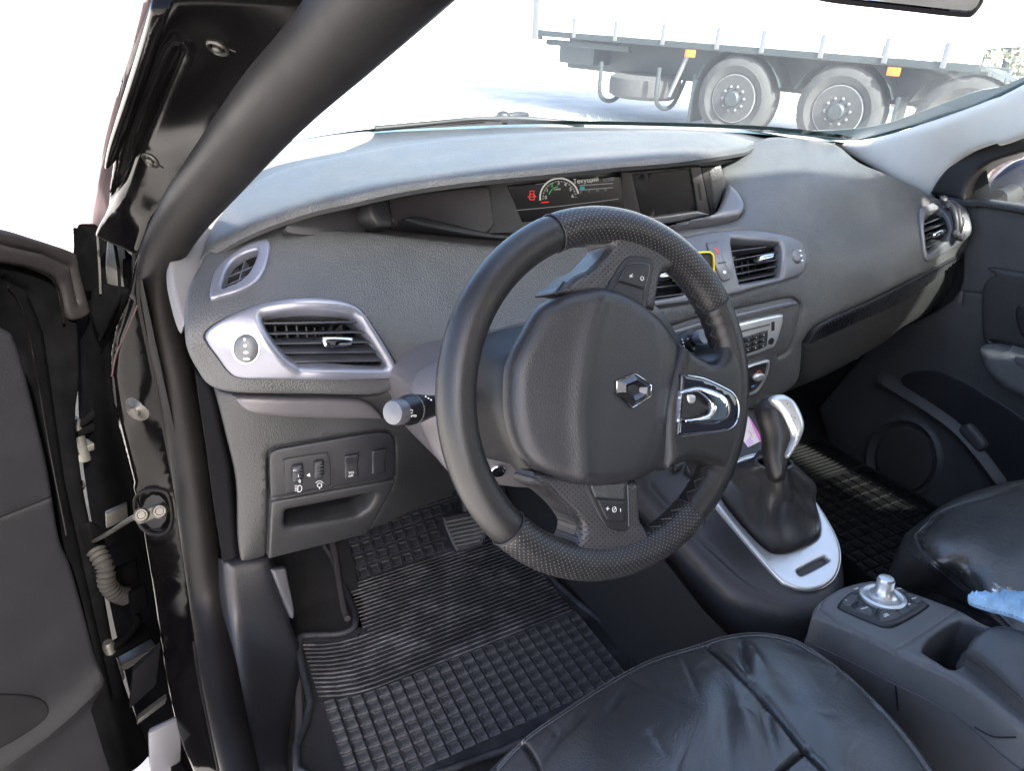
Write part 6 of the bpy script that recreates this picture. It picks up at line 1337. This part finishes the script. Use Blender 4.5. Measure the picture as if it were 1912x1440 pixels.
# ================================================================== LORRY TRAILER BEHIND THE WINDSCREEN
TD = np.array([.391, -.920, -.060]); TD /= np.linalg.norm(TD); TN = np.array([-.920, -.391, 0]); TN /= np.linalg.norm(TN); UP = np.cross(TN, TD); UP = UP if UP[2] > 0 else -UP
T0 = np.array([7.16, 8.17, .04])                      # ground under the first wheel, on the outer tyre face
trl = thing('lorry_trailer', T0, 'white curtain sided lorry trailer parked beyond the windscreen', 'trailer')
def tp(s, d, z): return T0+TD*s-TN*d+UP*z           # along the side, inwards, up
m_tarp = M('white_tarpaulin', (.80, .80, .79), .5, var=.04)
m_tboard = M('trailer_board', (.72, .72, .71), .5, var=.08)
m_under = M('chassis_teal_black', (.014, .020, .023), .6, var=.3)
m_tyre = M('tyre_rubber', (.030, .030, .031), .85, var=.2, dirt=.35, dirtcol=(.08, .077, .073))
m_rim = M('rim_silver', (.26, .265, .27), .45, metal=.3, dirt=.15)
m_amber = M('amber_lens', (.70, .13, .01), .3)
S_t = Plane(tp(0, 0, 0), TN)
def ss(px, py): p = S_t.P((px, py))[0]-T0; return p @ TD, p @ UP
L0 = ss(1003, 60)[0]; L1 = ss(1822, 150)[0]
zb = .5*(ss(1003, 60)[1]+ss(1498, 117)[1])
def tbox(name, s0, s1, d0, d1, z0, z1, mat, bev=.01, par=None): return box(name, tp((s0+s1)/2, (d0+d1)/2, (z0+z1)/2), TD*(s1-s0)/2, TN*(d1-d0)/2, UP*(z1-z0)/2, mat, par or trl, bev=bev)
tbox('side_rail', L0, L1, 0, .08, zb, zb+.08, m_under, .01)
zt = zb+.22
for i in range(6): tbox('side_board', L0+(L1-L0)*i/6+.01, L0+(L1-L0)*(i+1)/6-.01, .01, .06, zb+.085, zt, m_tboard, .012)
tbox('curtain', L0, L1, .03, 2.45, zt+.02, 3.9, m_tarp, .03)
tbox('curtain_rail', L0, L1, .0, .05, zt-.01, zt+.03, m_sil3, .005)
for px in (1070, 1147, 1236, 1338, 1423, 1535, 1657, 1770):
    s_ = ss(px, 90)[0]; tbox('strap', s_-.03, s_+.03, -.02, .02, zb+.02, zt+.06, m_sil2, .01)
tbox('corner_post', L0-.10, L0+.02, -.01, .12, zb-.05, 3.9, m_sil2, .01)
tbox('chassis_beam', L0+.2, L1, .55, .75, .62, zb, m_under, .02); tbox('chassis_beam', L0+.2, L1, 1.7, 1.9, .62, zb, m_under, .02)
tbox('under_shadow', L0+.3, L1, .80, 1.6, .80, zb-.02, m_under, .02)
tbox('tool_box', L0+.35, L0+1.0, .12, .7, .72, zb-.06, m_under, .03)
tbox('rear_bar', L0+.1, L0+1.6, .1, .2, .95, 1.03, m_under, .01)
tbox('tail_lamp', L0-.02, L0+.16, .0, .08, zb-.22, zb-.10, m_tarp, .01)
for px, py in ((1289, 102), (1665, 149)):
    s_, z_ = ss(px, py); tbox('marker_lamp', s_-.07, s_+.07, -.03, .01, zb-.10, zb-.01, m_amber, .01)
def wheel_at(s, R=.52, first=None):
    if first is not None:
        w_ = copy_tree(first, trl); w_.location = tuple(TD*s)
        return w_
    c = tp(0, 0, R)
    w_ = lathe('wheel', c, TN, [(.29, -.02), (.30, -.05), (.33, -.03), (.40, .0), (.48, -.02), (.515, -.06), (.52, -.12), (.52, -.28), (.50, -.34), (.3, -.34)], m_tyre, trl, n=44)
    rm = lathe('rim', c, TN, [(.30, -.045), (.295, -.022), (.280, -.020), (.268, -.040), (.255, -.055), (.20, -.050), (.12, -.035), (.10, -.035)], m_rim, w_, n=40)
    lathe('hub', c, TN, [(.10, -.04), (.098, .03), (.08, .05), (0, .05)], m_under, w_, n=30)
    ax_, a_, b_ = axes(TN)
    for i in range(10):
        t = 2*math.pi*i/10; lathe('wheel_nut', c+(a_*math.cos(t)+b_*math.sin(t))*.150+ax_*-.045, TN, [(.022, 0), (.022, .025), (.012, .04), (0, .042)], m_sil2, w_, n=8)
        t += math.pi/10; lathe('hand_hole', c+(a_*math.cos(t)+b_*math.sin(t))*.216+ax_*-.0515, TN, [(.024, 0), (.024, .004), (0, .004)], m_black, w_, n=12)
    return w_
w1 = wheel_at(0); s2_, s3_ = ss(1568, 200)[0], ss(1768, 235)[0]
wheel_at(1.36, first=w1); wheel_at(2.72, first=w1)
for s_ in (0, 1.36, 2.72):
    V = []; 
    for i in range(13):
        t = math.radians(20+140*i/12)
        for d_ in (.02, .42): V.append(tp(s_-.62*math.cos(t), d_, .50+.62*math.sin(t)))
    mk('mudguard', V, [[2*i, 2*i+1, 2*i+3, 2*i+2] for i in range(12)], m_under, trl)
p = dist(1204, 160, 10.9)
lathe('spare_wheel', p, UP, [(.26, .15), (.42, .16), (.51, .11), (.52, 0), (.51, -.11), (.42, -.16), (.26, -.15)], m_tyre, trl, n=40)
for q in (-.45, .5): tube('spare_cradle', [p+TD*q-TN*.4+UP*.35, p+TD*q-UP*.2, p+TD*q+TN*.45-UP*.16, p+TD*q+TN*.5+UP*.3], .03, m_under, trl, n=8)
tube('flap_stay', [tp(-.72, .02, 1.05), tp(-.95, .02, .45)], .03, m_sil2, trl, n=6)
for s_, dz in ((-.62, .15), (2.0, .3)): tbox('mud_flap', s_-.02, s_+.02, .05, .42, dz, .75, m_under, .005)
# weeds at the kerb and hedge beyond the trailer's end
m_weed = M('dry_grass', (.16, .17, .10), .9, var=.4)
V = []; Fc = []; rw = random.Random(8)
for i in range(260):
    s_ = rw.uniform(L0-.4, .2); d_ = rw.uniform(-.35, -.0); b_ = tp(s_, d_, -.02); h_ = rw.uniform(.03, .12); a_ = rw.uniform(0, 6.28); w_ = .012
    k = len(V); dx = np.array([math.cos(a_), math.sin(a_), 0])
    V += [b_-dx*w_, b_+dx*w_, b_+np.array([rw.uniform(-.08, .08), rw.uniform(-.08, .08), h_])]; Fc.append([k, k+1, k+2])
wd = mk('kerb_weeds', V, Fc, m_weed, smooth=False); tag(wd, 'dry grass along the ground by the trailer wheels', 'grass', kind='stuff')
hed = thing('hedge', (9.4, 5.6, 0), 'pale leafy hedge beyond the end of the trailer', 'hedge')
V = []; Fc = []
hc = dist(1885, 100, 12.5)
for i in range(5000):
    p = np.array([hc[0]+rw.gauss(0, 1.0), hc[1]+rw.gauss(0, .9), rw.uniform(.1, 3.6)]); a_ = np.array([rw.gauss(0, 1), rw.gauss(0, 1), rw.gauss(0, 1)]); a_ /= np.linalg.norm(a_); b_ = np.cross(a_, [rw.gauss(0, 1), rw.gauss(0, 1), rw.gauss(0, 1)]); b_ /= np.linalg.norm(b_)
    k = len(V); V += [p-a_*.07, p+b_*.035, p+a_*.07, p-b_*.035]; Fc.append([k, k+1, k+2, k+3])
lv = mk('foliage', V, Fc, M('hedge_leaf', (.16, .17, .12), .7, var=.4), hed, smooth=False); lv['kind'] = 'stuff'
for i in range(3): tube('trunk', [np.array([hc[0]+i*.7-.7, hc[1], 0]), np.array([hc[0]+i*.7-.6, hc[1]+.1, 1.6]), np.array([hc[0]+i*.7-.5, hc[1]+.2, 3.0])], [.07, .05, .02], m_under, hed, n=7)
